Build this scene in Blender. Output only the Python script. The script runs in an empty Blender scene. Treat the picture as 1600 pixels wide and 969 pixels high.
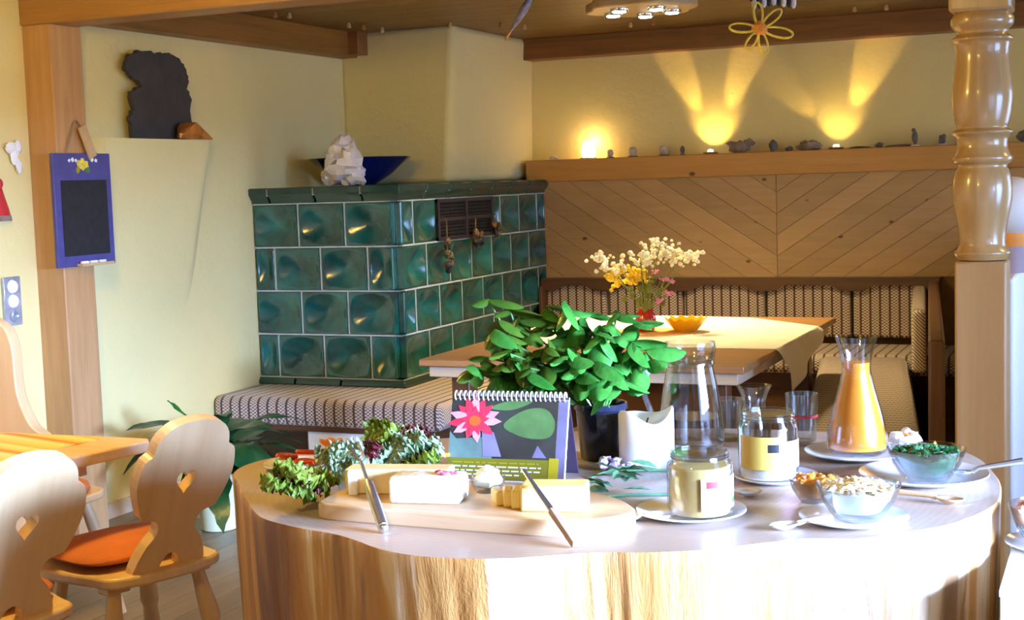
import bpy, bmesh, math, random
from mathutils import Vector, Matrix, Euler
R_ = random.Random(7)
sc = bpy.context.scene
COL = sc.collection
PI = math.pi

# ------------------------------------------------------------------ camera
cam_d = bpy.data.cameras.new('camera'); cam = bpy.data.objects.new('camera', cam_d); COL.objects.link(cam)
_yaw, _pit, _rol = 0.4109, 0.0907, -0.0322
F = Vector((-math.sin(_yaw)*math.cos(_pit), math.cos(_yaw)*math.cos(_pit), -math.sin(_pit)))
R0 = Vector((math.cos(_yaw), math.sin(_yaw), 0)); U0 = R0.cross(F)
RR = R0*math.cos(_rol) + U0*math.sin(_rol); UU = -R0*math.sin(_rol) + U0*math.cos(_rol)
cam.matrix_world = Matrix(((RR.x, UU.x, -F.x, 3.35925), (RR.y, UU.y, -F.y, -6.27988), (RR.z, UU.z, -F.z, 1.452), (0, 0, 0, 1)))
cam_d.sensor_fit = 'HORIZONTAL'; cam_d.sensor_width = 36.0; cam_d.lens = 36.0*2205.7/1600
cam_d.clip_start = 0.05
sc.camera = cam

# ------------------------------------------------------------------ world and light
wd = bpy.data.worlds.new('world'); sc.world = wd; wd.use_nodes = True
wd.node_tree.nodes['Background'].inputs[0].default_value = (0.75, 0.87, 1.0, 1)
wd.node_tree.nodes['Background'].inputs[1].default_value = 0.12

def area(name, loc, aim, sx, sy, power, col):
    l = bpy.data.lights.new(name, 'AREA'); l.shape = 'RECTANGLE'; l.size = sx; l.size_y = sy; l.energy = power; l.color = col
    o = bpy.data.objects.new(name, l); COL.objects.link(o); o.location = loc
    o.rotation_euler = (Vector(aim)-Vector(loc)).to_track_quat('-Z', 'Y').to_euler()
    return o
DAY = (0.36, 0.545, 1.0)
area('sky_light_buffet', (11.0, -5.5, 2.45), (0.0, -2.2, 0.6), 4.8, 1.7, 13500, DAY)
o_ = area('window_light_buffet', (5.12, -4.4, 1.25), (0.6, -2.8, 0.45), 1.8, 1.0, 18, DAY); o_.data.spread = math.radians(130)
o_ = area('window_light_nook', (5.05, .5, 1.40), (0.0, 0.0, 0.75), 1.5, 1.15, 34, DAY); o_.data.spread = math.radians(140)  # added fill for the nook; solid wall behind, no opening
o_ = area('window_light_rear', (1.6, -8.35, 1.4), (0.2, 0.0, 0.4), 3.6, 1.5, 3, DAY); o_.data.spread = math.radians(120)
o_ = area('window_light_post', (5.05, -2.25, 1.25), (3.0, -1.45, 0.95), .9, 1.0, 13, DAY); o_.data.spread = math.radians(70)  # added narrow fill to brighten the post; no opening behind it
# warm fill points added without any fixture, outside the frame
for k_, p_ in enumerate([(0.75, -3.3, 2.12), (3.9, -0.9, 2.2), (2.2, -5.5, 2.25)]):
    l_ = bpy.data.lights.new('room_lamp_light', 'POINT'); l_.energy = (85, 12, 50)[k_]; l_.color = (1, .70, .17); l_.shadow_soft_size = .12
    q_ = bpy.data.objects.new('room_lamp_light', l_); COL.objects.link(q_); q_.location = p_

vs = sc.view_settings
vs.view_transform = 'Standard'; vs.look = 'None'; vs.gamma = 1.0; vs.use_curve_mapping = False
vs.exposure = 0.06

# ------------------------------------------------------------------ mesh helpers
class MB:
    def __init__(s): s.v = []; s.f = []; s.m = []; s.mi = 0
    def _a(s, vs_, fs):
        b = len(s.v); s.v += [tuple(p) for p in vs_]
        for f in fs: s.f.append(tuple(b+i for i in f)); s.m.append(s.mi)
        return s
    def box(s, c, d, M=None):
        x, y, z = d[0]/2, d[1]/2, d[2]/2
        p = [Vector((sx*x, sy*y, sz*z)) for sz in (-1, 1) for sy in (-1, 1) for sx in (-1, 1)]
        if M is not None: p = [M @ q for q in p]
        p = [q+Vector(c) for q in p]
        return s._a(p, [(0,2,3,1),(4,5,7,6),(0,1,5,4),(2,6,7,3),(0,4,6,2),(1,3,7,5)])
    def b2(s, a, b):
        return s.box([(a[i]+b[i])/2 for i in range(3)], [abs(b[i]-a[i]) for i in range(3)])
    def cyl(s, p0, p1, r0, r1=None, n=12, cap=True):
        return s.tube([p0, p1], [r0, r0 if r1 is None else r1], n, cap)
    def tube(s, path, r, n=8, cap=True):
        P = [Vector(p) for p in path]; k = len(P)
        if not isinstance(r, (list, tuple)): r = [r]*k
        vs_ = []; fs = []; up = None
        for i in range(k):
            t = (P[min(i+1, k-1)]-P[max(i-1, 0)])
            t = t.normalized() if t.length > 1e-9 else Vector((0, 0, 1))
            if up is None: up = Vector((0, 0, 1)) if abs(t.z) < .9 else Vector((1, 0, 0))
            a = t.cross(up)
            if a.length < 1e-6: a = t.orthogonal()
            a.normalize(); b = a.cross(t).normalized(); up = b
            for j in range(n):
                th = 2*PI*j/n; vs_.append(P[i]+(a*math.cos(th)+b*math.sin(th))*r[i])
        for i in range(k-1):
            for j in range(n):
                j2 = (j+1) % n; fs.append((i*n+j, i*n+j2, (i+1)*n+j2, (i+1)*n+j))
        if cap: fs += [tuple(range(n))[::-1], tuple((k-1)*n+j for j in range(n))]
        return s._a(vs_, fs)
    def lathe(s, prof, n=24, c=(0, 0, 0), M=None, sx=1, sy=1):
        vs_ = []; fs = []; k = len(prof)
        for r, z in prof:
            for j in range(n):
                th = 2*PI*j/n; q = Vector((r*math.cos(th)*sx, r*math.sin(th)*sy, z))
                if M is not None: q = M @ q
                vs_.append(q+Vector(c))
        for i in range(k-1):
            for j in range(n):
                j2 = (j+1) % n; fs.append((i*n+j, i*n+j2, (i+1)*n+j2, (i+1)*n+j))
        if prof[0][0] > 1e-6: fs.append(tuple(range(n))[::-1])
        if prof[-1][0] > 1e-6: fs.append(tuple((k-1)*n+j for j in range(n)))
        return s._a(vs_, fs)
    def shell(s, prof, n=24, c=(0, 0, 0)):
        k = len(prof); vs_ = []; fs = []
        for r, z in prof:
            for j in range(n):
                th = 2*PI*j/n; vs_.append((c[0]+r*math.cos(th), c[1]+r*math.sin(th), c[2]+z))
        for i in range(k-1):
            for j in range(n):
                j2 = (j+1) % n; fs.append((i*n+j, i*n+j2, (i+1)*n+j2, (i+1)*n+j))
        return s._a(vs_, fs)
    def prism(s, pts, z0, z1, M=None, z_of=None):
        n = len(pts)
        vs_ = [Vector((x, y, z0)) for x, y in pts]+[Vector((x, y, z1)) for x, y in pts]
        if M is not None: vs_ = [M @ q for q in vs_]
        fs = [tuple(range(n))[::-1], tuple(range(n, 2*n))]+[(i, (i+1) % n, n+(i+1) % n, n+i) for i in range(n)]
        return s._a(vs_, fs)
    def grid(s, fn, nu, nv, cu=False):
        vs_ = [fn(i/(nu if cu else nu-1), j/(nv-1)) for j in range(nv) for i in range(nu)]
        fs = []
        for j in range(nv-1):
            for i in range(nu if cu else nu-1):
                i2 = (i+1) % nu; fs.append((j*nu+i, j*nu+i2, (j+1)*nu+i2, (j+1)*nu+i))
        return s._a(vs_, fs)
    def blob(s, c, r, nu=12, nv=8, amp=0.0, seed=0, freq=2.0, zmin=None):
        rr = random.Random(seed); ph = [(rr.uniform(-1, 1)*freq, rr.uniform(-1, 1)*freq, rr.uniform(-1, 1)*freq, rr.uniform(0, 6)) for _ in range(6)]
        vs_ = []; fs = []
        for j in range(nv+1):
            la = -PI/2+PI*j/nv
            for i in range(nu):
                lo = 2*PI*i/nu; d = (math.cos(la)*math.cos(lo), math.cos(la)*math.sin(lo), math.sin(la))
                k = 1+amp*sum(math.sin(3*(a*d[0]+b*d[1]+e*d[2])+p) for a, b, e, p in ph)/3
                q = [c[t]+d[t]*r[t]*k for t in range(3)]
                if zmin is not None: q[2] = max(q[2], zmin)
                vs_.append(q)
        for j in range(nv):
            for i in range(nu):
                i2 = (i+1) % nu; fs.append((j*nu+i, j*nu+i2, (j+1)*nu+i2, (j+1)*nu+i))
        return s._a(vs_, fs)
    def mesh(s, name, mats, smooth=35):
        me = bpy.data.meshes.new(name); me.from_pydata(s.v, [], s.f)
        bm = bmesh.new(); bm.from_mesh(me); bmesh.ops.remove_doubles(bm, verts=bm.verts, dist=1e-6)
        bmesh.ops.recalc_face_normals(bm, faces=bm.faces) if not getattr(s, 'keep', False) else None
        bm.to_mesh(me); bm.free()
        if not isinstance(mats, (list, tuple)): mats = [mats]
        for m in mats: me.materials.append(m)
        if len(mats) > 1 and len(me.polygons) == len(s.m):
            me.polygons.foreach_set('material_index', s.m)
        if smooth:
            me.polygons.foreach_set('use_smooth', [True]*len(me.polygons))
            me.set_sharp_from_angle(angle=math.radians(smooth))
        return me

def obj(name, mb, mats, parent=None, loc=None, rot=None, bevel=0, seg=2, smooth=35):
    me = mb if isinstance(mb, bpy.types.Mesh) else mb.mesh(name, mats, smooth)
    o = bpy.data.objects.new(name, me); COL.objects.link(o)
    if parent is not None: o.parent = parent
    if loc is not None: o.location = loc
    if rot is not None: o.rotation_euler = rot
    if bevel:
        m = o.modifiers.new('bevel', 'BEVEL'); m.width = bevel; m.segments = seg; m.limit_method = 'ANGLE'; m.angle_limit = math.radians(40)
    return o
def tag(o, label, cat, group=None):
    o['label'] = label; o['category'] = cat
    if group: o['group'] = group
    return o
def thing(name, label, cat, loc=(0, 0, 0), rz=0, group=None):
    o = bpy.data.objects.new(name, None); COL.objects.link(o); o.empty_display_size = .05
    o.location = loc; o.rotation_euler = (0, 0, rz)
    return tag(o, label, cat, group)
def struct(o): o['kind'] = 'structure'; return o
def dup(root, loc, rz, label=None):
    r = root.copy(); COL.objects.link(r); r.location = loc; r.rotation_euler = (0, 0, rz)
    if label: r['label'] = label
    for ch in list(root.children):
        c = ch.copy(); COL.objects.link(c); c.parent = r
        for g in list(ch.children):
            d = g.copy(); COL.objects.link(d); d.parent = c
    return r
def spline(pts, n, closed=True):
    k = len(pts); out = []
    seg = k if closed else k-1
    for i in range(seg):
        g = lambda j: Vector(pts[j % k]) if closed else Vector(pts[max(0, min(k-1, j))])
        p0, p1, p2, p3 = g(i-1), g(i), g(i+1), g(i+2)
        for q in range(n):
            t = q/n
            out.append(.5*((2*p1)+(-p0+p2)*t+(2*p0-5*p1+4*p2-p3)*t*t+(-p0+3*p1-3*p2+p3)*t**3))
    if not closed: out.append(Vector(pts[-1]))
    return out

# ------------------------------------------------------------------ materials
class NT:
    def __init__(s, name):
        s.mat = bpy.data.materials.new(name); s.mat.use_nodes = True; s.t = s.mat.node_tree; s.n = s.t.nodes
        s.b = s.n['Principled BSDF']; s.out = s.n['Material Output']
    def add(s, typ, **kw):
        nd = s.n.new(typ)
        for k, v in kw.items(): setattr(nd, k, v)
        return nd
    def l(s, a, b): s.t.links.new(a, b)
    def val(s, node, **kw):
        for k, v in kw.items(): node.inputs[k.replace('_', ' ')].default_value = v
        return node
    def coord(s, scale=(1, 1, 1), rnd=False, kind='Object', rot=(0, 0, 0)):
        tc = s.add('ShaderNodeTexCoord'); mp = s.add('ShaderNodeMapping'); src = tc.outputs[kind]
        if rnd:
            oi = s.add('ShaderNodeObjectInfo'); mu = s.add('ShaderNodeMath', operation='MULTIPLY'); mu.inputs[1].default_value = 37.0
            s.l(oi.outputs['Random'], mu.inputs[0]); ad = s.add('ShaderNodeVectorMath', operation='ADD')
            s.l(src, ad.inputs[0]); s.l(mu.outputs[0], ad.inputs[1]); src = ad.outputs[0]
        mp.inputs['Scale'].default_value = scale; mp.inputs['Rotation'].default_value = rot
        s.l(src, mp.inputs['Vector']); return mp.outputs[0]
    def noise(s, vec, scale=5, detail=4, rough=.55, dist=0):
        nd = s.add('ShaderNodeTexNoise'); nd.inputs['Scale'].default_value = scale; nd.inputs['Detail'].default_value = detail
        nd.inputs['Roughness'].default_value = rough; nd.inputs['Distortion'].default_value = dist; s.l(vec, nd.inputs['Vector']); return nd.outputs['Fac']
    def ramp(s, fac, stops):
        nd = s.add('ShaderNodeValToRGB'); cr = nd.color_ramp
        while len(cr.elements) < len(stops): cr.elements.new(.5)
        for e, (p, c) in zip(cr.elements, stops): e.position = p; e.color = (*c, 1) if len(c) == 3 else c
        s.l(fac, nd.inputs[0]); return nd.outputs[0]
    def mix(s, fac, a, b, typ='MIX'):
        nd = s.add('ShaderNodeMix', data_type='RGBA', blend_type=typ)
        if isinstance(fac, (int, float)): nd.inputs[0].default_value = fac
        else: s.l(fac, nd.inputs[0])
        for q, i in ((a, 6), (b, 7)):
            if isinstance(q, tuple): nd.inputs[i].default_value = (*q[:3], 1)
            else: s.l(q, nd.inputs[i])
        return nd.outputs[2]
    def math(s, op, a, b=None):
        nd = s.add('ShaderNodeMath', operation=op)
        for i, q in enumerate((a, b)):
            if q is None: continue
            if isinstance(q, (int, float)): nd.inputs[i].default_value = q
            else: s.l(q, nd.inputs[i])
        return nd.outputs[0]
    def bump(s, h, strength=.3, dist=.01):
        nd = s.add('ShaderNodeBump'); nd.inputs['Strength'].default_value = strength; nd.inputs['Distance'].default_value = dist
        s.l(h, nd.inputs['Height']); s.l(nd.outputs[0], s.b.inputs['Normal'])
    def fin(s, col=None, rough=None, **kw):
        if col is not None:
            if isinstance(col, tuple): s.b.inputs['Base Color'].default_value = (*col, 1)
            else: s.l(col, s.b.inputs['Base Color'])
        if rough is not None: s.b.inputs['Roughness'].default_value = rough
        for k, v in kw.items(): s.b.inputs[k.replace('_', ' ')].default_value = v
        return s.mat
def srgb(r, g, b):
    f = lambda c: (c/255/12.92 if c/255 <= .04045 else ((c/255+.055)/1.055)**2.4)
    return (f(r), f(g), f(b))
def mat(name, col, rough=.5, var=.15, vs_=8, bump=0, bs=60, metal=0, **kw):
    t = NT(name); v = t.coord(rnd=True)
    n = t.noise(v, vs_)
    c = t.ramp(n, [(.3, tuple(max(0, x*(1-var)) for x in col)), (.7, tuple(min(1, x*(1+var)) for x in col))])
    if bump: t.bump(t.noise(t.coord(), bs, 3), bump)
    return t.fin(c, rough, Metallic=metal, **kw)
def wood(name, c1, c2, axis='x', rough=.45, knots=0, fine=1.0, knotcol=(.10, .04, .015), rnd=True, rot=(0, 0, 0), coat=0):
    t = NT(name); k = {'x': (.9, 14, 14), 'y': (14, .9, 14), 'z': (14, 14, .9)}[axis]
    v = t.coord(tuple(q*fine for q in k), rnd, rot=rot)
    a = t.noise(v, 1.6, 6, .6, .8); b = t.noise(v, 9, 3, .6)
    m = t.math('ADD', t.math('MULTIPLY', a, .75), t.math('MULTIPLY', b, .25))
    c = t.ramp(m, [(.32, c1), (.68, c2)])
    if knots:
        vk = t.coord({'x': (4.5, 7, 7), 'y': (7, 4.5, 7), 'z': (7, 7, 4.5)}[axis], rnd, rot=rot)
        vo = t.add('ShaderNodeTexVoronoi'); vo.inputs['Scale'].default_value = knots; vo.inputs['Randomness'].default_value = 1
        t.l(vk, vo.inputs['Vector'])
        kf = t.ramp(vo.outputs['Distance'], [(.045, (1, 1, 1)), (.085, (0, 0, 0))])
        c = t.mix(kf, c, knotcol)
    oi = t.add('ShaderNodeObjectInfo')
    br = t.math('ADD', t.math('MULTIPLY', oi.outputs['Random'], .2), .9)
    cc = t.add('ShaderNodeCombineColor'); [t.l(br, cc.inputs[i]) for i in range(3)]
    c = t.mix(1.0, c, cc.outputs[0], 'MULTIPLY')
    t.bump(m, .15, .004)
    return t.fin(c, rough, Coat_Weight=coat)
def glass(name, tint=(1, 1, 1), base=.05, gl=.03):
    t = NT(name); t.n.remove(t.b)
    tr = t.add('ShaderNodeBsdfTransparent'); tr.inputs[0].default_value = (*tint, 1)
    g = t.add('ShaderNodeBsdfGlossy'); g.inputs['Roughness'].default_value = gl
    lw = t.add('ShaderNodeLayerWeight'); lw.inputs[0].default_value = .5
    fac = t.math('ADD', t.math('MULTIPLY', t.math('POWER', lw.outputs['Facing'], 2.4), .85), base)
    mx = t.add('ShaderNodeMixShader'); t.l(fac, mx.inputs[0]); t.l(tr.outputs[0], mx.inputs[1]); t.l(g.outputs[0], mx.inputs[2])
    t.l(mx.outputs[0], t.out.inputs[0]); return t.mat
def emis(name, col, st):
    t = NT(name); t.b.inputs['Emission Color'].default_value = (*col, 1); t.b.inputs['Emission Strength'].default_value = st
    return t.fin(col, .4)

M = {}
def plaster():
    t = NT('yellow_plaster'); v = t.coord()
    n = t.noise(v, 1.3, 4); n2 = t.noise(v, 38, 5, .6)
    c = t.ramp(n, [(.3, (.71, .60, .265)), (.7, (.77, .655, .30))])
    t.bump(t.math('ADD', n2, t.math('MULTIPLY', t.noise(v, 9, 3), 1.5)), .28, .012)
    return t.fin(c, .85)
M['plaster'] = plaster()
M['white_plaster'] = mat('white_plaster', (.86, .87, .88), .8, .03, 3, .15, 40)
M['ceil'] = wood('ceiling_pine', (.13, .06, .010), (.21, .105, .02), 'x', .45, .7)
M['beam'] = wood('brown_beam', (.17, .065, .016), (.28, .115, .03), 'x', .45)
M['beam_y'] = wood('brown_beam_y', (.20, .085, .014), (.36, .16, .03), 'y', .45)
M['beam_lt'] = wood('cross_beam_pine', (.32, .15, .04), (.44, .22, .065), 'x', .45)
M['post'] = wood('post_pine', (.38, .20, .075), (.50, .29, .125), 'z', .5, .5)
M['turned'] = wood('turned_pine', (.44, .255, .095), (.55, .345, .145), 'z', .25, 0, .6, coat=.4)
M['shaft'] = wood('shaft_pine', (.42, .235, .085), (.52, .31, .125), 'z', .45, 0, .6)
M['pine'] = wood('pine_board', (.60, .36, .15), (.72, .47, .23), 'x', .42, .9)
M['shelfwood'] = wood('shelf_pine', (.46, .21, .05), (.56, .285, .08), 'x', .42, .7)
M['gap'] = mat('dark_gap', (.16, .08, .03), .8)
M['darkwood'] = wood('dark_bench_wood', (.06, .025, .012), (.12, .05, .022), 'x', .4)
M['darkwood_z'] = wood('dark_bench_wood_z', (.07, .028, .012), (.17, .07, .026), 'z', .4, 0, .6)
M['floor'] = wood('floor_oak', (.20, .135, .07), (.29, .20, .11), 'y', .4, 0, .8)
M['chairwood'] = wood('chair_beech', (.70, .46, .22), (.80, .57, .31), 'z', .35, 0, .6, coat=.15)
M['tablewood'] = wood('table_pine', (.62, .43, .25), (.75, .56, .36), 'x', .4)
M['nooktable'] = wood('nook_table_wood', (.34, .16, .06), (.47, .25, .10), 'x', .3)
M['palewood'] = wood('pale_edge_wood', (.55, .42, .28), (.66, .53, .38), 'x', .45)
M['boardwood'] = wood('cutting_board_wood', (.60, .38, .19), (.73, .52, .30), 'x', .5)

def fabric(name, axis):
    t = NT(name); tc = t.add('ShaderNodeTexCoord'); sp = t.add('ShaderNodeSeparateXYZ'); t.l(tc.outputs['Object'], sp.inputs[0])
    X, Y, Z = sp.outputs
    u, w = (X, Y) if axis == 'x' else (Y, X)
    uu = t.math('DIVIDE', t.math('ADD', u, 20), .054); s_ = t.math('FRACT', uu)
    line = t.math('LESS_THAN', s_, .22)
    row = t.math('DIVIDE', t.math('ADD', t.math('ADD', w, Z), 20), .0165)
    colm = t.math('FLOOR', t.math('MULTIPLY', s_, 4.5))
    fr = t.math('FRACT', t.math('ADD', row, t.math('MULTIPLY', colm, .5)))
    dash = t.math('LESS_THAN', fr, .55)
    c = t.mix(dash, (.16, .085, .055), (.62, .53, .46))
    c = t.mix(line, c, (.085, .04, .024))
    t.bump(t.math('SUBTRACT', dash, line), .3, .004)
    return t.fin(c, .85, Sheen_Weight=.2)
M['fab_x'] = fabric('striped_weave', 'x'); M['fab_y'] = fabric('striped_weave_wing', 'y')

def glaze():
    t = NT('green_glaze'); v = t.coord(rnd=True)
    n = t.noise(v, 7, 4); c = t.ramp(n, [(.3, (.001, .036, .030)), (.55, (.002, .092, .078)), (.8, (.006, .19, .165))])
    t.bump(t.noise(v, 14, 2), .12, .01)
    return t.fin(c, .22, Coat_Weight=.8, Coat_Roughness=.17, Coat_IOR=1.55, Specular_IOR_Level=.6)
M['glaze'] = glaze()
M['glaze_dk'] = mat('dark_green_glaze', (.012, .045, .035), .2, .25, 6, Coat_Weight=.4)
M['grout'] = mat('stove_grout', (.42, .47, .42), .85)
M['iron'] = mat('black_iron', (.010, .009, .012), .6, .2, 20)
M['ironbar'] = mat('iron_frame', (.020, .017, .023), .5, .2, 20)
M['brass'] = mat('dull_brass', (.18, .13, .06), .4, .3, 30, metal=.7)

def stump_side():
    t = NT('stump_side_wood'); v = t.coord((1, 1, .07)); v2 = t.coord((1, 1, .16))
    n = t.noise(v, 5.5, 5, .62, .5); n3 = t.noise(v2, 18, 6, .7, .8)
    c = t.ramp(n, [(.34, (.20, .065, .012)), (.45, (.42, .18, .038)), (.55, (.52, .26, .07)), (.60, (.74, .56, .35)), (.75, (.84, .74, .60))])
    cr = t.ramp(n3, [(.30, (1, 1, 1)), (.38, (0, 0, 0))])
    c = t.mix(t.math('MULTIPLY', cr, .75), c, (.20, .08, .02))
    n4 = t.noise(t.coord((1, 1, .10)), 4.2, 4, .6, .7)
    c = t.mix(t.ramp(n4, [(.56, (0, 0, 0)), (.61, (.85, .85, .85))]), c, (.17, .075, .022))
    t.bump(t.math('ADD', n3, n), .5, .015)
    return t.fin(c, .55)
M['stump_side'] = stump_side()
def stump_top():
    t = NT('stump_end_grain'); tc = t.add('ShaderNodeTexCoord'); mp = t.add('ShaderNodeMapping'); mp.inputs['Location'].default_value = (-2.35, 3.66, 0)
    t.l(tc.outputs['Object'], mp.inputs[0])
    w = t.add('ShaderNodeTexWave', wave_type='RINGS', rings_direction='Z'); w.inputs['Scale'].default_value = 22; w.inputs['Distortion'].default_value = 3; w.inputs['Detail'].default_value = 3
    t.l(mp.outputs[0], w.inputs[0])
    n = t.noise(tc.outputs['Object'], 4, 5)
    c = t.ramp(n, [(.3, (.42, .30, .21)), (.7, (.54, .41, .31))]); c = t.mix(t.math('MULTIPLY', w.outputs['Fac'], .18), c, (.34, .19, .09))
    return t.fin(c, .42, Coat_Weight=.08)
M['stump_top'] = stump_top()
def leafm(name, c1, c2, rough=.35, trans=.25):
    t = NT(name); v = t.coord(rnd=True); n = t.noise(v, 14, 3)
    c = t.ramp(n, [(.3, c1), (.7, c2)]); t.fin(c, rough)
    t.bump(t.noise(t.coord((1, 1, 1), True), 70, 2), .35, .004)
    tl = t.add('ShaderNodeBsdfTranslucent'); t.l(c, tl.inputs[0]); mx = t.add('ShaderNodeMixShader'); mx.inputs[0].default_value = trans
    t.l(t.b.outputs[0], mx.inputs[1]); t.l(tl.outputs[0], mx.inputs[2]); t.l(mx.outputs[0], t.out.inputs[0]); return t.mat
M['basil'] = leafm('basil_leaf', (.025, .15, .016), (.085, .31, .045), .27, .2)
M['basil_old'] = leafm('basil_leaf_olive', (.035, .09, .008), (.085, .17, .016), .3, .25)  # darker olive copy: shade on the left leaves put into the colour
M['stem'] = leafm('green_stem', (.10, .25, .05), (.18, .36, .09), .5)
M['houseplant'] = leafm('dark_houseplant_leaf', (.006, .04, .012), (.018, .085, .022), .3, .12)
M['houseplant_lt'] = leafm('light_houseplant_leaf', (.03, .18, .02), (.08, .30, .04), .3, .2)
M['lettuce'] = leafm('lettuce_green', (.14, .23, .015), (.32, .40, .06), .4, .3)
M['lettuce_pale'] = leafm('lettuce_pale', (.20, .33, .14), (.48, .60, .38), .4, .3)
M['lettuce_red'] = leafm('lettuce_red', (.09, .012, .015), (.20, .03, .03), .35, .2)
M['sage'] = leafm('sage_leaf', (.07, .20, .09), (.16, .34, .18), .5, .15)
M['white'] = mat('white_porcelain', (.87, .88, .90), .12, .01, Coat_Weight=.3)
M['cloth_white'] = mat('white_cloth', (.88, .89, .91), .85, .02)
M['cream_cloth'] = mat('cream_cloth', (.86, .82, .72), .85, .06, 6, .2, 120)
M['cushion'] = mat('salmon_cushion', (.62, .17, .045), .8, .18, 5, .2, 90)
M['glass'] = glass('clear_glass', (.94, .95, .96), .07); M['pane'] = glass('window_glass', (.97, .98, 1), .02); M['glass2'] = glass('pressed_glass', (.93, .96, .97), .12, .08)
M['steel'] = mat('brushed_steel', (.70, .68, .66), .36, .05, 30, metal=1)
M['cheese_white'] = mat('brie_white', (.86, .82, .68), .6, .06, 30, .2, 80)
M['cheese_yel'] = mat('yellow_cheese', (.78, .58, .25), .5, .1, 12)
M['butter'] = mat('butter', (.86, .66, .20), .4, .08, 9)
M['wax'] = mat('white_wax', (.88, .87, .82), .45, .02, Subsurface_Weight=.2)
M['pot_dark'] = mat('navy_glazed_pot', (.012, .016, .035), .12, .3, 6, Coat_Weight=.5)
M['pot_cream'] = mat('cream_pot', (.76, .74, .44), .4, .04)
M['soil'] = mat('soil', (.03, .02, .012), .9, .3, 60)
M['juice'] = mat('orange_juice', (.86, .30, .03), .25, .06, 10, Subsurface_Weight=.15)
M['honey'] = mat('creamy_honey', (.68, .48, .16), .3, .08, 10)
M['granola'] = mat('granola', (.70, .50, .26), .8, .45, 45)
M['granola_lt'] = mat('oat_flakes', (.85, .78, .64), .8, .1, 45)
M['jam'] = mat('jam', (.55, .19, .03), .2, .3, 25)
M['pesto'] = mat('herb_salad', (.03, .11, .03), .45, .5, 60, .5, 60)
M['salt'] = mat('pink_crystals', (.82, .42, .36), .4, .3, 50)
M['slate'] = mat('dark_slate', (.035, .033, .034), .65, .3, 9, .6, 18)
M['copper'] = mat('copper_ore', (.55, .22, .05), .35, .4, 14, .5, 30, metal=.7)
M['quartz'] = mat('white_quartz', (.72, .64, .58), .4, .15, 16, .5, 18)
M['blue_bowl'] = mat('cobalt_bowl', (.006, .012, .09), .12, .3, 5, Coat_Weight=.5)
M['stone'] = mat('grey_stone', (.13, .12, .12), .7, .4, 25, .5, 40)
M['stone_lt'] = mat('pale_stone', (.55, .48, .38), .7, .25, 25, .4, 40)
M['driftwood'] = mat('driftwood', (.26, .20, .15), .8, .4, 20, .5, 30)
M['chalk_frame'] = mat('violet_frame', (.065, .06, .22), .5, .15, 20)
M['blackboard'] = mat('blackboard', (.012, .012, .014), .75, .4, 30)
M['string'] = mat('string', (.30, .22, .14), .9)
M['chalk'] = mat('chalk', (.85, .82, .80), .9)
M['red'] = mat('red_paint', (.55, .03, .03), .4); M['pinkp'] = mat('pink_label', (.75, .35, .36), .5)
M['red_glass'] = mat('red_glass', (.55, .025, .012), .08, .3, 12, Coat_Weight=.6)
M['orange_glass'] = mat('orange_glass', (.95, .45, .01), .1, .15, 10, Coat_Weight=.5)
M['straw'] = mat('yellow_straw', (.75, .58, .06), .6, .25, 30)
M['straw_c'] = mat('orange_center', (.80, .28, .03), .6)
M['paper'] = mat('paper', (.82, .82, .84), .7, .02)
M['label_w'] = mat('label_white', (.88, .90, .88), .6, .01); M['label_gold'] = mat('label_gold', (.55, .38, .07), .45, .1)
M['print_dark'] = mat('print_dark', (.022, .026, .024), .45, .4, 14); M['print_grey'] = mat('print_violet_grey', (.17, .15, .24), .45, .3, 10)
M['print_leaf'] = mat('print_leaf', (.07, .16, .045), .45, .3, 18); M['print_olive'] = mat('print_olive', (.17, .16, .012), .45, .05)
M['print_gold'] = mat('print_gold', (.36, .29, .01), .45, .05)
M['print_teal'] = mat('print_teal', (.12, .20, .17), .45, .3, 16)
M['lotus'] = mat('print_lotus', (.58, .025, .06), .45, .25, 30); M['lotus_lt'] = mat('print_lotus_pale', (.72, .28, .36), .45, .1)
M['lotus_c'] = mat('print_lotus_heart', (.75, .10, .02), .45)
M['purple_card'] = mat('purple_card', (.05, .03, .055), .5)
M['fl_cream'] = mat('cream_blossom', (.85, .80, .58), .7, .1); M['fl_yel'] = mat('yellow_blossom', (.75, .52, .02), .7, .1)
M['fl_pink'] = mat('pink_blossom', (.72, .25, .50), .7, .1); M['fl_org'] = mat('orange_blossom', (.90, .25, .01), .5, .1)
M['fl_vio'] = mat('violet_blossom', (.50, .42, .62), .7, .1); M['fl_stem'] = leafm('flower_stem', (.16, .20, .03), (.30, .33, .06), .6)
M['tomato'] = mat('tomato', (.62, .06, .015), .2, .2, 12, Coat_Weight=.3)
M['lamp_on'] = emis('lit_halogen', (1.0, .86, .58), 22); M['glow'] = emis('lit_salt_lamp', (1.0, .80, .42), 9)
M['lampwood'] = wood('lamp_wood', (.50, .32, .13), (.62, .42, .2), 'x', .4)
M['chrome'] = mat('chrome', (.7, .7, .72), .12, .03, metal=1)
M['silver_ceramic'] = mat('silver_ceramic', (.42, .46, .55), .2, .3, 20, metal=.5)
M['black'] = mat('black_plastic', (.012, .012, .015), .4)
def runner():
    t = NT('striped_runner'); v = t.coord((1, 1, 1), rot=(0, 0, .25)); sp = t.add('ShaderNodeSeparateXYZ'); t.l(v, sp.inputs[0])
    s_ = t.math('FRACT', t.math('DIVIDE', t.math('ADD', sp.outputs[1], 20), .17))
    c = t.ramp(s_, [(0, (.80, .45, .08)), (.25, (.78, .62, .20)), (.45, (.82, .70, .38)), (.6, (.70, .20, .03)), (.72, (.82, .55, .12)), (.9, (.80, .68, .3))])
    return t.fin(c, .85)
M['runner'] = runner()

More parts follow.
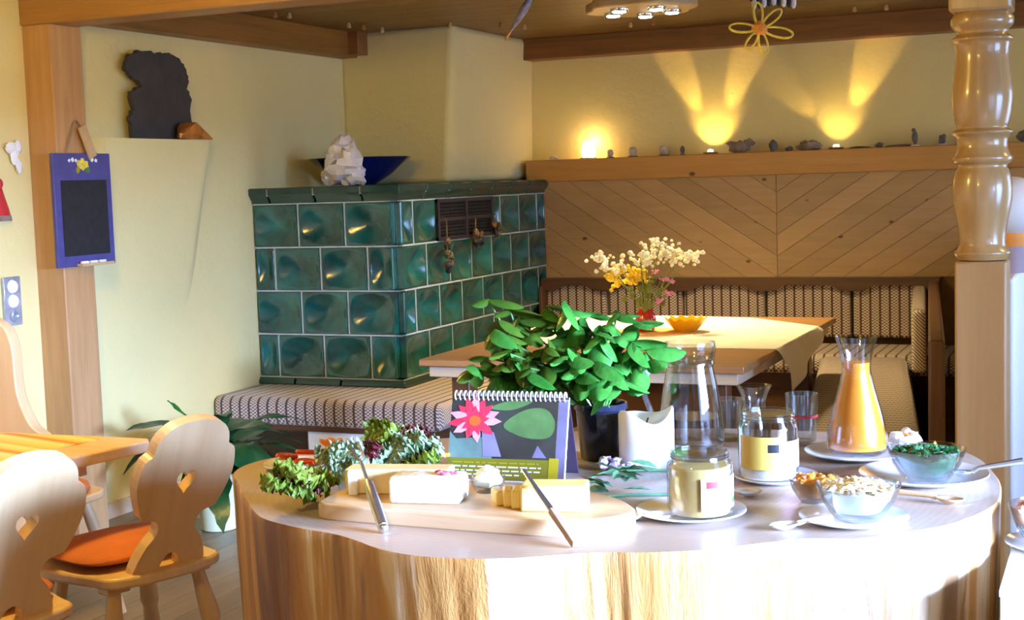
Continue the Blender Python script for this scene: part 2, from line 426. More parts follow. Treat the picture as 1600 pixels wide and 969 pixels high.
# ================================================================== SETTING
WX, BY, CZ = -.828, 2.10, 2.335
RX, NY = 5.2, -8.5
struct(obj('floor', MB().b2((WX-.1, NY-.1, -.1), (RX+.1, BY+.1, -.012)), M['gap']))
fl = bpy.data.objects['floor']
pw = .135; i = 0; x = WX
pm = MB().b2((-pw/2+.0015, NY, -.012), (pw/2-.0015, BY, 0)).mesh('floor_plank', M['floor'], 0)
while x < RX-.01:
    o = obj('plank', pm, None, fl, (x+pw/2, 0, 0)); x += pw
ce = struct(obj('ceiling', MB().b2((WX-.1, NY-.1, CZ+.015), (RX+.1, BY+.1, CZ+.1)), M['gap']))
pw = .17; y = NY
pm = MB().b2((WX, -pw/2+.002, 0), (RX, pw/2-.002, .015)).mesh('ceiling_board', M['ceil'], 0)
while y < BY-.02:
    obj('board', pm, None, ce, (0, y+pw/2, CZ)); y += pw
struct(obj('wall_left', MB().b2((WX-.1, NY, 0), (WX, BY, CZ)), M['plaster']))
struct(obj('wall_back', MB().b2((WX, BY, 0), (RX, BY+.1, CZ)), M['plaster']))
def wall_holes(name, fixed, axis, a0, a1, holes, th):
    mb = MB(); cur = a0
    def bx(s0, s1, z0, z1):
        if axis == 'y': mb.b2((fixed, s0, z0), (fixed+th, s1, z1))
        else: mb.b2((s0, fixed, z0), (s1, fixed+th, z1))
    for h0, h1, z0, z1 in holes:
        bx(cur, h0, 0, CZ); bx(h0, h1, 0, z0); bx(h0, h1, z1, CZ); cur = h1
    bx(cur, a1, 0, CZ)
    return struct(obj(name, mb, M['plaster']))
wall_holes('wall_right', RX, 'y', NY, BY, [(-5.4, -3.4, .7, 1.78)], .12)
wall_holes('wall_near', NY, 'x', WX, RX, [(-.3, 3.5, .6, 2.15)], -.12)
def window(n, fixed, axis, h0, h1, z0, z1):
    mb = MB()
    def bx(s0, s1, a, b):
        if axis == 'y': mb.b2((fixed+.02, s0, a), (fixed+.09, s1, b))
        else: mb.b2((s0, fixed-.09, a), (s1, fixed-.02, b))
    w = .06; m_ = (h0+h1)/2
    bx(h0, h0+w, z0, z1); bx(h1-w, h1, z0, z1); bx(h0+w, h1-w, z0, z0+w); bx(h0+w, h1-w, z1-w, z1); bx(m_-.04, m_+.04, z0+w, z1-w)
    o = struct(obj('window_%d' % n, mb, M['white_plaster']))
    for s0, s1 in ((h0+w, m_-.04), (m_+.04, h1-w)):
        g = MB(); p = fixed+.055 if axis == 'y' else fixed-.055
        if axis == 'y': g.b2((p-.003, s0, z0+w), (p+.003, s1, z1-w))
        else: g.b2((s0, p-.003, z0+w), (s1, p+.003, z1-w))
        obj('pane', g, M['pane'], o)
window(1, RX, 'y', -5.4, -3.4, .7, 1.78); window(2, RX-.10, 'y', -.35, 1.35, .75, 2.05); window(4, RX-.10, 'y', -2.75, -1.75, .75, 1.85); window(3, NY, 'x', -.3, 3.5, .6, 2.15)  # nook and post frames are unseen additions on solid wall, backing the fills
# chimney breast above the stove, slightly wider at the top
mb = MB(); z0, z1 = 1.4586, CZ+.01
mb._a([(WX-.02, .97, z0), (-.165, .97, z0), (-.115, BY+.02, z0), (WX-.02, BY+.02, z0), (WX-.02, .97, z1), (-.10, .97, z1), (-.09, BY+.02, z1), (WX-.02, BY+.02, z1)],
      [(3, 2, 1, 0), (4, 5, 6, 7), (0, 1, 5, 4), (1, 2, 6, 5), (2, 3, 7, 6), (3, 0, 4, 7)])
struct(obj('wall_chimney', mb, M['plaster'], bevel=.04, seg=4))
# ledge bulging from the left wall
def ledge_edge(u):
    e = max(0, min(1, min(u/.04, (1-u)/.16))); return e*e*(3-2*e)
def ledge(u, v):
    pr = .115*max(0, 1-v)**1.5
    yy = -1.33+u*.96-(v**1.2)*.25*max(0, u-.4)/.6
    return (WX-.012+pr*ledge_edge(u), yy, 1.70-v*1.05)
mb = MB().grid(ledge, 40, 22)
mb.grid(lambda u, v: (WX-.012+.115*ledge_edge(u)*v, -1.33+u*.96, 1.70), 40, 3)
struct(obj('wall_ledge', mb, M['plaster'], smooth=50))
# posts and beams
struct(obj('trim_1', MB().b2((WX-.01, -1.645, 0), (-.684, -1.455, 2.17)), M['post'], bevel=.006))
struct(obj('trim_2', MB().b2((WX, -1.66, 2.155), (RX, -1.48, CZ+.005)), M['beam_lt'], bevel=.008))
mb = MB().b2((WX-.01, -1.48, 2.193), (-.72, .965, CZ+.005))
struct(obj('trim_3', mb, M['beam_y'], bevel=.006))
struct(obj('trim_4', MB().b2((-.73, .86, 2.205), (-.655, .985, CZ+.004)), M['beam'], bevel=.004))
struct(obj('trim_5', MB().b2((-.14, 1.96, 2.205), (RX, BY+.01, CZ+.004)), M['beam'], bevel=.008))
struct(obj('baseboard_left', MB().b2((WX, -1.455, 0), (WX+.018, -.3, .07)), M['palewood'], bevel=.004))
struct(obj('baseboard_left', MB().b2((WX, NY, 0), (WX+.018, -1.645, .07)), M['palewood'], bevel=.004))

# turned post: one solid column, square below and above
def turned_post():
    t = thing('turned_post', 'tall turned pine post with bulging vase shapes above a square lower half', 'post', (2.945, -1.57, 0))
    h = .078
    mb = MB().b2((-h, -h, 0), (h, h, 1.155)); obj('square_shaft', mb, M['shaft'], t, bevel=.008)
    zs = lambda py: 1.158+(405-py)/503.0
    pr = [(405, .073), (398, .08), (393, .082), (388, .074), (378, .066), (350, .071), (320, .082), (295, .086), (270, .080), (256, .070), (250, .083), (243, .086), (238, .080),
          (225, .072), (212, .075), (206, .086), (202, .088), (197, .072), (190, .076), (170, .084), (145, .088), (115, .082), (85, .076), (65, .080), (60, .088), (56, .088), (50, .072), (44, .074), (36, .088), (26, .090), (20, .084), (16, .078)]
    pts = spline([Vector((r, zs(p), 0)) for p, r in pr], 3, False)
    obj('turned_shaft', MB().lathe([(p.x*1.06, p.y) for p in pts], 36), M['turned'], t, smooth=50)
    obj('capital', MB().b2((-.092, -.092, zs(17)), (.092, .092, 2.157)), M['turned'], t, bevel=.012)
turned_post()

# pine panelling of diagonal boards
def clip(poly, nx, nz, d):
    out = []
    for i in range(len(poly)):
        a, b = poly[i], poly[(i+1) % len(poly)]; da, db = nx*a[0]+nz*a[1]-d, nx*b[0]+nz*b[1]-d
        if da <= 0: out.append(a)
        if da*db < 0: t = da/(da-db); out.append((a[0]+(b[0]-a[0])*t, a[1]+(b[1]-a[1])*t))
    return out
pan = struct(obj('trim_6', MB().b2((-.07, 1.945, .42), (RX, BY+.005, 1.45)), M['gap']))
XZ = Matrix(((1, 0, 0, 0), (0, 0, 1, 0), (0, 1, 0, 0), (0, 0, 0, 1)))
ang = math.radians(33); ca, sa = math.cos(ang), math.sin(ang); xc = 1.49
M['pine_l'] = wood('pine_board_falling', (.38, .23, .10), (.46, .29, .135), 'x', .42, .9, rot=(0, ang, 0))
M['pine_r'] = wood('pine_board_rising', (.38, .23, .10), (.46, .29, .135), 'x', .42, .9, rot=(0, -ang, 0))
for side, (xa, xb) in ((-1, (-.07, xc)), (1, (xc, RX))):
    k = -60
    while k < 60:
        d0 = k*.104; d1 = d0+.1015; k += 1
        nx, nz = -side*sa, ca
        off = nx*xc+nz*.845
        p = [(xa+(.0015 if side > 0 else 0), .845), (xb-(.0015 if side < 0 else 0), .845), (xb-(.0015 if side < 0 else 0), 1.442), (xa+(.0015 if side > 0 else 0), 1.442)]
        p = clip(p, nx, nz, off+d1)
        if len(p) > 2: p = clip(p, -nx, -nz, -(off+d0))
        if len(p) < 3: continue
        ar = abs(sum(p[i][0]*p[(i+1) % len(p)][1]-p[(i+1) % len(p)][0]*p[i][1] for i in range(len(p))))/2
        if ar < .0008: continue
        obj('board', MB().prism(p, 1.93, 1.946, XZ), M['pine_l'] if side < 0 else M['pine_r'], pan, smooth=0)
sh = thing('wall_shelf', 'long pine shelf with a deep knotty front board above the diagonal panelling', 'shelf', (0, 0, 0))
obj('front_board', MB().b2((-.078, 1.895, 1.442), (RX-.002, 1.92, 1.578)), M['shelfwood'], sh, bevel=.005)
obj('shelf_board', MB().b2((-.078, 1.915, 1.552), (RX-.002, BY+.004, 1.576)), M['shelfwood'], sh)

# white half wall behind the turned post
struct(obj('wall_half', MB().b2((2.92, -1.488, 0), (3.035, 1.925, 1.09)), M['white_plaster'], bevel=.01))

# ================================================================== TILED STOVE
W, H = .27544, .22625
st = thing('tiled_stove', 'green glazed tiled stove with dished square tiles and dark cornice', 'stove', (0, 0, 0))
Z0 = .47; ZT = Z0+4*H; SD = 1.93
obj('core', MB().b2((-3*W+.001, .03, .435), (-.03, SD-.001, ZT)), M['grout'], st)

def tile_mesh(w, h, name):
    mb = MB(); n = 13; g = .0035; fr = .012
    def fn(u, v):
        x = -w/2+g+u*(w-2*g); z = -h/2+g+v*(h-2*g)
        a = min(u*(w-2*g), (1-u)*(w-2*g)); b = min(v*(h-2*g), (1-v)*(h-2*g)); m_ = min(a, b)
        if m_ < 1e-6: return (x, .002, z)
        y = -.030 if m_ > .004 else -.022
        if m_ > fr:
            rx = (x/(w/2-fr)); rz = (z/(h/2-fr)); q = max(0, 1-(abs(rx)**2.4+abs(rz)**2.4)**(1/2.4))
            y = -.031+.050*min(1, q*1.15)**.85*min(w/W, 1)**.6
        return (x, y, z)
    us = sorted(set([0, .02, fr*.7/w, fr/w, fr*1.4/w]+[.1+.08*i for i in range(11)]+[1-fr*1.4/w, 1-fr/w, 1-fr*.7/w, .98, 1]))
    mb.grid(lambda u, v: fn(us[round(u*(len(us)-1))], us[round(v*(len(us)-1))]), len(us), len(us))
    return mb.mesh(name, M['glaze'], 60)
TM = {}
def tile(kind, a0, a1, row):
    w = round((a1-a0)*W, 4); z = Z0+(row+.5)*H
    if w not in TM: TM[w] = tile_mesh(w, H, 'stove_tile')
    if kind == 'f': o = obj('tile', TM[w], None, st, (-3*W+(a0+a1)/2*W, 0, z), (0, 0, 0))
    else: o = obj('tile', TM[w], None, st, (0, (a0+a1)/2*W, z), (0, 0, PI/2))
E_ = SD/W
for row in range(4):
    if row in (3, 1):
        for k in range(3): tile('f', k, k+1, row)
    else:
        for a, b in ((0, .45), (.45, 1.45), (1.45, 2.45), (2.45, 3)): tile('f', a, b, row)
    if row == 3: ss = [(0, .5), (.5, 1.45), (4.05, 4.5), (4.5, 5.5), (5.5, 6.5), (6.5, E_)]
    elif row == 1: ss = [(0, .5)]+[(k+.5, k+1.5) for k in range(6)]+[(6.5, E_)]
    else: ss = [(k, k+1) for k in range(6)]+[(6, E_)]
    for a, b in ss: tile('s', a, b, row)
    gm = MB(); zc = Z0+row*H
    for e in ([0, 1, 2, 3] if row in (3, 1) else [0, .45, 1.45, 2.45, 3]):
        if 0 < e < 3: gm.b2((-3*W+e*W-.0045, -.0285, zc), (-3*W+e*W+.0045, .02, zc+H))
    for a, b in ss[1:]: gm.b2((-.02, a*W-.0045, zc), (.0285, a*W+.0045, zc+H))
    gm.b2((-3*W+.001, -.0288, zc-.0045), (.0288, .02, zc+.0045)); gm.b2((-.02, -.0288, zc-.0045), (.0288, SD-.001, zc+.0045))
    if row == 3: gm.b2((-3*W+.001, -.0288, ZT-.0045), (.0288, .02, ZT+.002)); gm.b2((-.02, -.0288, ZT-.0045), (.0288, SD-.001, ZT+.002))
    obj('grout_joint', gm, M['grout'], st)
def moulding(name, prof, marks_f, marks_s):
    # profile (offset outward, z); separate mitred pieces with pale joints between them
    g = .0055
    def piece(fa, fb, face):
        mb = MB(); n = len(prof); vs_ = []
        for e in (fa, fb):
            for o_, z in prof:
                if face == 'f':
                    xx = e if abs(e) > 1e-6 else o_
                    vs_.append((min(xx, o_) if abs(e) > 1e-6 else o_, -o_, z))
                else:
                    yy = e if abs(e) > 1e-6 else -o_
                    vs_.append((o_, yy, z))
        fs = [tuple(range(n)), tuple(range(n, 2*n))]+[(i, (i+1) % n, n+(i+1) % n, n+i) for i in range(n)]
        mb._a(vs_, fs); obj(name, mb, M['glaze_dk'], st, bevel=.003)
    for a, b in zip(marks_f[:-1], marks_f[1:]): piece(a+(g if a > -3*W else 0), b-(g if b < -1e-6 else 0), 'f')
    for a, b in zip(marks_s[:-1], marks_s[1:]): piece(a+(g if a > 1e-6 else 0), b-g, 's')
corn = [(-.03, ZT+.002), (.032, ZT+.002), (.036, ZT+.018), (.055, ZT+.042), (.060, ZT+.048), (.060, ZT+.082), (-.03, ZT+.082)]
base = [(-.03, .433), (.045, .433), (.045, .448), (.034, .464), (.03, .469), (-.03, .469)]
moulding('cornice_tile', corn, [-3*W, -2.6*W, -1.6*W, -.6*W, 0], [0, .9*W, 1.9*W, 2.9*W, 3.9*W, 4.9*W, 5.9*W, SD])
moulding('base_tile', base, [-3*W, -2.2*W, -1.2*W, 0], [0, 1*W, 2*W, 3*W, 4*W, 5*W, 6*W, SD])
obj('joint_core', MB().b2((-3*W, -.052, ZT+.04), (.052, SD, ZT+.078)), M['grout'], st)
obj('top_slab', MB().b2((-3*W, -.045, ZT+.074), (.045, SD, ZT+.0835)), M['glaze_dk'], st)
# iron grille in the upper row of the side
gy0, gy1, gz0, gz1 = 1.46*W, 4.04*W, Z0+3*H+.002, ZT-.002
gr = obj('iron_grille', MB().b2((-.01, gy0, gz0), (.024, gy1, gz1)), M['iron'], st)
def bar(a, b, m='ironbar', nm='grille_bar'): obj(nm, MB().b2(a, b), M[m], gr)
ym = (gy0+gy1)/2; zm = (gz0+gz1)/2
for a, b in ((gy0, gy0+.025), (ym-.013, ym+.013), (gy1-.025, gy1)): bar((.02, a, gz0), (.042, b, gz1))
for a, b in ((gz0, gz0+.02), (zm-.01, zm+.01), (gz1-.02, gz1)): bar((.02, gy0, a), (.040, gy1, b))
mb = MB()
for k in range(1, 34): mb.b2((.02, gy0+k*(gy1-gy0)/34-.0025, gz0), (.031, gy0+k*(gy1-gy0)/34+.0025, gz1))
for k in range(1, 12): mb.b2((.02, gy0, gz0+k*(gz1-gz0)/12-.0025), (.032, gy1, gz0+k*(gz1-gz0)/12+.0025))
o = obj('mesh_lattice', mb, M['iron'], gr); o['kind'] = 'stuff'
def hanging(y, ztop, zbot, label, seed):
    rr = random.Random(seed); t = thing('hanging_ornament', label, 'ornament', (.064, y, zbot), 0, 'dried ornaments hanging from the stove grille')
    L = ztop-zbot
    obj('cord', MB().tube([(-.024, 0, L), (0, 0, L*.96), (0, 0, L*.1)], .004, 6), M['brass'], t)
    for k in range(9):
        c = (rr.uniform(-.012, .02), rr.uniform(-.03, .03), L*rr.uniform(.12, .6))
        obj('bead', MB().blob(c, (.016, .016, .02), 8, 6, .35, seed*10+k), M[('iron', 'brass', 'gap')[k % 3]], t)
    obj('pendant', MB().blob((0, 0, .02), (.016, .02, .026), 8, 6, .2, seed), M['iron'], t)
hanging(gy0+.05, gz1-.10, gz0-.17, 'dark cluster ornament hanging lowest, from the near corner of the stove grille', 1)
hanging(ym+.06, zm, gz0-.05, 'greenish cluster ornament hanging at the middle of the stove grille', 2)
hanging(gy1-.01, zm+.01, gz0-.01, 'dark cluster ornament at the far edge of the stove grille', 3)

# things on the stove
zt = ZT+.0835
b = thing('blue_bowl', 'wide cobalt blue bowl on top of the green stove', 'bowl', (-.517, .58, zt))
obj('bowl_body', MB().lathe([(.0, .0), (.08, .0), (.09, .008), (.17, .055), (.24, .115), (.285, .15), (.277, .152), (.23, .118), (.16, .062), (.08, .018), (0, .014)], 40), M['blue_bowl'], b, smooth=60)
mb = MB()
for k, (c, r) in enumerate([((0, 0, .07), (.10, .09, .075)), ((-.02, .01, .15), (.075, .06, .09)), ((.035, .0, .12), (.07, .06, .10)), ((.0, .01, .21), (.045, .04, .055)), ((-.085, 0, .05), (.045, .045, .05)), ((.075, 0, .05), (.045, .05, .05)), ((-.05, -.03, .11), (.05, .04, .06))]):
    mb.blob(c, r, 12, 9, .28, 20+k, 2.5, zmin=0)
tag(obj('quartz_rock', mb, M['quartz'], loc=(-.34, .10, zt), smooth=25), 'lumpy white quartz rock standing before the blue bowl', 'rock')

# ================================================================== BENCHES
bn = thing('corner_bench', 'built-in corner bench with striped woven cushions along the panelled wall', 'bench', (0, 0, 0))
def cushion(name, a, b, m, bev=.045, parent=bn):
    return obj(name, MB().b2(a, b), M[m], parent, bevel=bev, seg=5, smooth=60)
cushion('seat_cushion', (.45, 1.30, .36), (2.62, 1.86, .47), 'fab_x')
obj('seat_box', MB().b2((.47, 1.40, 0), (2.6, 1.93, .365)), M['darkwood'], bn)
segs = [(.055, .45), (.46, .93), (.94, 1.43), (1.44, 1.93), (1.94, 2.33)]
for a, b_ in segs: cushion('back_cushion', (a, 1.845, .50), (b_, 1.925, .825), 'fab_x', .025)
# rail with a scalloped lower edge
def rail_pts(xa, xb, bumps):
    top_ = [(xa, .845), (xb, .845)]; low = []
    n = 160
    for i in range(n+1):
        x = xb+(xa-xb)*i/n; d = 0
        for c in bumps:
            q = abs(x-c)/.12
            if q < 1: d = max(d, .032*min(1, (1-q)*2.2))
        low.append((x, .803-d))
    return top_+low
obj('back_rail', MB().prism(rail_pts(.034, 2.42, [.06, .45, .93, 1.43, 1.94, 2.40]), 1.815, 1.93, XZ), M['darkwood'], bn)
obj('end_post', MB().b2((.034, 1.77, .432), (.056, 1.93, .80)), M['darkwood_z'], bn, bevel=.004)
# wing towards the camera on the right
def wing(nm, poly, z0, z1, m, bev=.006, seg=2): return obj(nm, MB().prism(poly, z0, z1), M[m], bn, bevel=bev, seg=seg, smooth=60)
wing('wing_seat_cushion', [(1.86, 1.29), (2.32, 1.29), (2.68, -.97), (2.24, -1.04)], .36, .47, 'fab_y', .045, 5)
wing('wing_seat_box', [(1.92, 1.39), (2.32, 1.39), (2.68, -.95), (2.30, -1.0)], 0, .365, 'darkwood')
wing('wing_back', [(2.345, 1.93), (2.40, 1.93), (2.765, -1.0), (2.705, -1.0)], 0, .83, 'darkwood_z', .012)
wing('wing_back_cushion', [(2.275, 1.84), (2.345, 1.84), (2.52, .45), (2.45, .45)], .50, .80, 'fab_y', .025, 4)
# bench wrapping the stove
sb = thing('stove_bench', 'low bench with striped cushion wrapping the green tiled stove', 'bench', (0, 0, 0))
mb = MB().prism([(WX+.002, -.47), (.45, -.47), (.45, 1.76), (.01, 1.76), (.01, .02), (WX+.002, .02)], .295, .432)
obj('seat_cushion', mb, M['fab_x'], sb, bevel=.04, seg=5, smooth=60)
obj('plaster_pier', MB().b2((-.31, -.42, 0), (.20, .10, .30)), M['white_plaster'], sb, bevel=.01)
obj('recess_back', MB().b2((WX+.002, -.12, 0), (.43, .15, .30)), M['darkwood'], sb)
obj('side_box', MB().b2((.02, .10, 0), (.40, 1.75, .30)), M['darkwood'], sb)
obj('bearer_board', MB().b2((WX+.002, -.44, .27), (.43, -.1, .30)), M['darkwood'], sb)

# ================================================================== NOOK TABLE
nt = thing('nook_table', 'brown wooden dining table under a cream cloth in the bench corner', 'table', (0, 0, 0))
obj('table_top', MB().b2((.75, -1.25, .722), (2.085, .55, .75)), M['nooktable'], nt, bevel=.004)
obj('table_frame', MB().b2((.78, -1.22, .675), (2.055, .52, .722)), M['palewood'], nt, bevel=.004)
for x, y in ((.88, -1.1), (1.95, -1.1), (.88, .4), (1.95, .4)):
    obj('leg', MB().b2((x-.04, y-.04, 0), (x+.04, y+.04, .68)), M['darkwood_z'], nt, bevel=.004)
def in_poly(poly, s, t): return None
outer = spline([Vector((.70+.06, -.32, 0)), Vector((1.02, -.74, 0)), Vector((1.5, -.745, 0)), Vector((2.085, -.735, 0)), Vector((2.085, .12, 0)), Vector((1.7, .46, 0)), Vector((1.30, .53, 0)), Vector((.80, .49, 0))], 1)
mb = MB(); mb.prism([(p.x, p.y) for p in outer], .7505, .754)
cl = tag(obj('tablecloth', mb, M['cream_cloth'], smooth=40), 'cream cloth laid over the corner table with one hanging point', 'tablecloth')
def drape(u, v):
    y = -.735+u*.855; tip = max(0, 1-abs(u-.27)/(.27 if u < .27 else .73)); L = .02+.195*tip**.85
    fold = .012*math.sin(u*16)*v
    return (2.0875+.012*math.sin(v*1.6)+fold+.010*v, y+.02*v*math.sin(u*9), .7535-L*v)
mb2 = MB().grid(drape, 36, 14)
o = obj('hanging_corner', mb2, M['cream_cloth'], cl, smooth=80)
sm = o.modifiers.new('solid', 'SOLIDIFY'); sm.thickness = .003
tag(obj('orange_mat', MB().lathe([(0, 0), (.20, 0), (.20, .003), (0, .003)], 40, (0, 0, 0), sy=.8), M['fl_org'] if 0 else mat('orange_mat', (.80, .45, .14), .8, .1), loc=(1.40, -.22, .754)), 'flat pale orange doily under the red vase', 'mat')
v = thing('red_vase', 'small ribbed red glass vase holding wild flowers', 'vase', (1.369, -.20, .757))
prof = [(.030, 0), (.038, .004), (.046, .03), (.047, .055), (.040, .08), (.028, .096), (.022, .104), (.026, .11)]
mb = MB(); n = 40
def vas(u, v_):
    k = v_*(len(prof)-1); i = min(int(k), len(prof)-2); t = k-i; r = prof[i][0]*(1-t)+prof[i+1][0]*t; z = prof[i][1]*(1-t)+prof[i+1][1]*t
    r *= 1+.05*math.cos(u*2*PI*10); return (r*math.cos(u*2*PI), r*math.sin(u*2*PI), z)
mb.grid(vas, 60, 22, True); mb.lathe([(0, .001), (.031, .001)], 20)
obj('vase_body', mb, M['red_glass'], v, smooth=60)
bq = thing('wildflower_bouquet', 'loose bouquet of cream, yellow and pink wild flowers in the red vase', 'flowers', (1.369, -.20, .83))
rr = random.Random(11)
rdir = Vector((.917, .40, 0)); cdir = Vector((.40, -.917, 0))
heads = [(-.20, .27, 'fl_cream'), (-.15, .22, 'fl_cream'), (-.13, .19, 'fl_yel'), (-.10, .15, 'fl_yel'), (-.02, .27, 'fl_cream'), (.01, .24, 'fl_cream'), (-.01, .19, 'fl_yel'), (.07, .32, 'fl_cream'), (.10, .28, 'fl_cream'), (.16, .25, 'fl_cream'), (.20, .26, 'fl_cream'), (.14, .27, 'fl_cream'),
         (.09, .16, 'fl_pink'), (.12, .15, 'fl_pink'), (.06, .19, 'fl_pink'), (.11, .10, 'fl_pink'), (.06, .07, 'fl_pink'), (-.06, .12, 'fl_stem'), (.03, .15, 'fl_stem'), (-.04, .17, 'fl_yel')]
for k, (a, h_, m_) in enumerate(heads):
    p = rdir*a+cdir*rr.uniform(-.06, .06)+Vector((0, 0, h_))
    mid = p*.5+Vector((0, 0, .01))
    fs = obj('stem', MB().tube([(0, 0, -.06), (p.x*.15, p.y*.15, h_*.2), tuple(mid), tuple(p)], .0022, 5), M['fl_stem'], bq)
    mb = MB(); big = m_ in ('fl_cream', 'fl_yel')
    for q in range(26 if big else 9):
        s_ = .028 if big else .012
        c = p+rdir*rr.gauss(0, s_)+cdir*rr.gauss(0, s_)+Vector((0, 0, rr.gauss(0, s_*.55)))
        r = rr.uniform(.007, .014) if big else rr.uniform(.005, .009)
        mb.blob(c, (r, r, r*.8), 6, 4, .2, q)
    obj('blossom', mb, M[m_], bq)
for k in range(16):
    p = rdir*rr.uniform(-.1, .08)+cdir*rr.uniform(-.05, .05)+Vector((0, 0, rr.uniform(.03, .14)))
    obj('leaf', MB().blob(p, (.006+.012*rr.random(), .005, .02), 6, 5, .2, k), M['fl_stem'], bq)
ob = thing('orange_dish', 'scalloped orange glass dish beside the red vase', 'dish', (1.55, -.17, .754))
def dish(u, v_):
    r = .045+.05*v_**.8; r *= 1+.05*math.cos(u*2*PI*12)*v_; return (r*math.cos(u*2*PI), r*math.sin(u*2*PI), .003+.058*v_+.006*math.cos(u*2*PI*12)*v_)
o = obj('dish_body', MB().grid(dish, 72, 8, True).lathe([(0, .0), (.046, .0), (.046, .004)], 24), M['orange_glass'], ob, smooth=60)

# ================================================================== TREE STUMP BUFFET
T = .85
so = [(1.605, -3.78), (1.70, -3.90), (1.80, -4.02), (1.895, -4.12), (1.986, -4.165), (2.097, -4.195), (2.16, -4.225), (2.221, -4.26), (2.302, -4.282), (2.382, -4.275), (2.461, -4.251), (2.55, -4.196), (2.60, -4.17), (2.646, -4.16), (2.74, -4.115), (2.827, -4.04), (2.881, -3.998), (2.96, -3.975), (3.03, -3.91), (3.09, -3.84), (3.14, -3.72),
      (3.155, -3.60), (3.13, -3.40), (3.05, -3.19), (2.85, -3.05), (2.5, -3.03), (2.15, -3.15), (1.85, -3.33), (1.66, -3.52), (1.59, -3.66)]
so = spline([Vector((x, y, 0)) for x, y in so], 8); cen = Vector((2.42, -3.66, 0))
mb = MB(); n = len(so); rows = 14
def ring(z):
    out = []; t_ = 1-z/T
    for i, p in enumerate(so):
        a = i/n*2*PI; d = p-cen
        k = 1-.035*t_+.006*math.sin(a*23+z*2)*t_+.008*math.sin(a*9+z*3)*t_+.004*math.sin(a*51+z*5)*min(1, t_*6)
        q = cen+d*k; out.append((q.x, q.y, z))
    return out
vs_ = []; fs = []
zz = [T-.004]+[T*(1-((j+1)/rows)**1.3) for j in range(rows)]
vs_ += [((p-cen)*.996+cen).to_tuple()[:2]+(T,) for p in so]
for z in zz: vs_ += ring(z)
for j in range(len(zz)):
    for i in range(n): fs.append((j*n+i, j*n+(i+1) % n, (j+1)*n+(i+1) % n, (j+1)*n+i))
stump = thing('stump_table', 'huge lobed tree stump with smooth sawn top used as buffet table', 'stump')
obj('trunk', MB()._a(vs_, fs), M['stump_side'], stump, smooth=50)
obj('sawn_top', MB()._a([vs_[i] for i in range(n)], [tuple(range(n))]), M['stump_top'], stump, smooth=0)

# ---- cutting board with cheese and butter
bo = spline([Vector(p) for p in ((2.0, -4.06, 0), (2.015, -4.10, 0), (2.09, -4.11, 0), (2.25, -4.112, 0), (2.40, -4.112, 0), (2.49, -4.105, 0), (2.56, -4.06, 0), (2.585, -4.01, 0), (2.57, -3.97, 0), (2.50, -3.90, 0), (2.36, -3.865, 0), (2.15, -3.87, 0), (2.02, -3.94, 0), (1.995, -4.0, 0))], 5)
tag(obj('cutting_board', MB().prism([(p.x, p.y) for p in bo], T-.001, T+.029), M['boardwood'], bevel=.004, seg=2), 'oval wooden cutting board carrying cheese and butter', 'board')
B = T+.029
def rotz(a): return Matrix.Rotation(a, 4, 'Z')
o = thing('brie_cheese', 'white rinded soft cheese half log with pink petals on top', 'cheese', (2.203, -4.022, B), .19)
sec = [(-.036, 0), (.036, 0), (.040, .012), (.040, .034), (.032, .048), (-.032, .050), (-.040, .042), (-.041, .008)]
YZ = Matrix(((0, 0, 1, 0), (1, 0, 0, 0), (0, 1, 0, 0), (0, 0, 0, 1)))
obj('cheese_body', MB().prism(sec, -.068, .062, YZ), M['cheese_white'], o, bevel=.008, seg=3, smooth=60)
rr = random.Random(3)
for k in range(7): obj('petal', MB().blob((.015+.03*rr.random(), -.02+.03*rr.random(), .052), (.009, .006, .003), 7, 4, .3, k), M['lotus'] if k % 2 else M['lotus_lt'], o)
o = thing('cheese_slab', 'yellow sliced cheese slab leaning behind the white soft cheese', 'cheese', (2.115, -3.975, B), .22)
obj('cheese_body', MB().box((0, 0, .024), (.20, .055, .048)), M['cheese_yel'], o, bevel=.004)
obj('cut_slice', MB().box((-.082, -.033, .0235), (.018, .012, .047), Matrix.Rotation(.06, 3, 'X')), M['cheese_white'], o, bevel=.002)
o = thing('butter_block', 'yellow butter block cut into slices on the cutting board', 'butter', (2.435, -4.025, B), .24)
obj('block', MB().box((.012, 0, .023), (.115, .062, .046)), M['butter'], o, bevel=.004)
for k in range(3): obj('slice', MB().box((-.056-.02*k, .012+.012*k, .017-.002*k), (.018, .05, .034-.004*k), Matrix.Rotation(.2*k, 3, 'Z')), M['butter'], o, bevel=.004)
o = thing('cream_bowl', 'small glass bowl heaped with white cream cheese', 'bowl', (2.275, -3.93, B))
obj('bowl_glass', MB().lathe([(0, 0), (.022, 0), (.030, .012), (.034, .028), (.032, .028), (.027, .012), (0, .003)], 24), M['glass2'], o)
mb = MB()
for k, (c, r) in enumerate([((0, 0, .022), .026), ((.008, 0, .034), .017), ((-.01, .004, .032), .014), ((.002, -.004, .044), .010)]): mb.blob(c, (r, r, r*.7), 12, 8, .2, k)
obj('cream_cheese', mb, M['wax'], o)
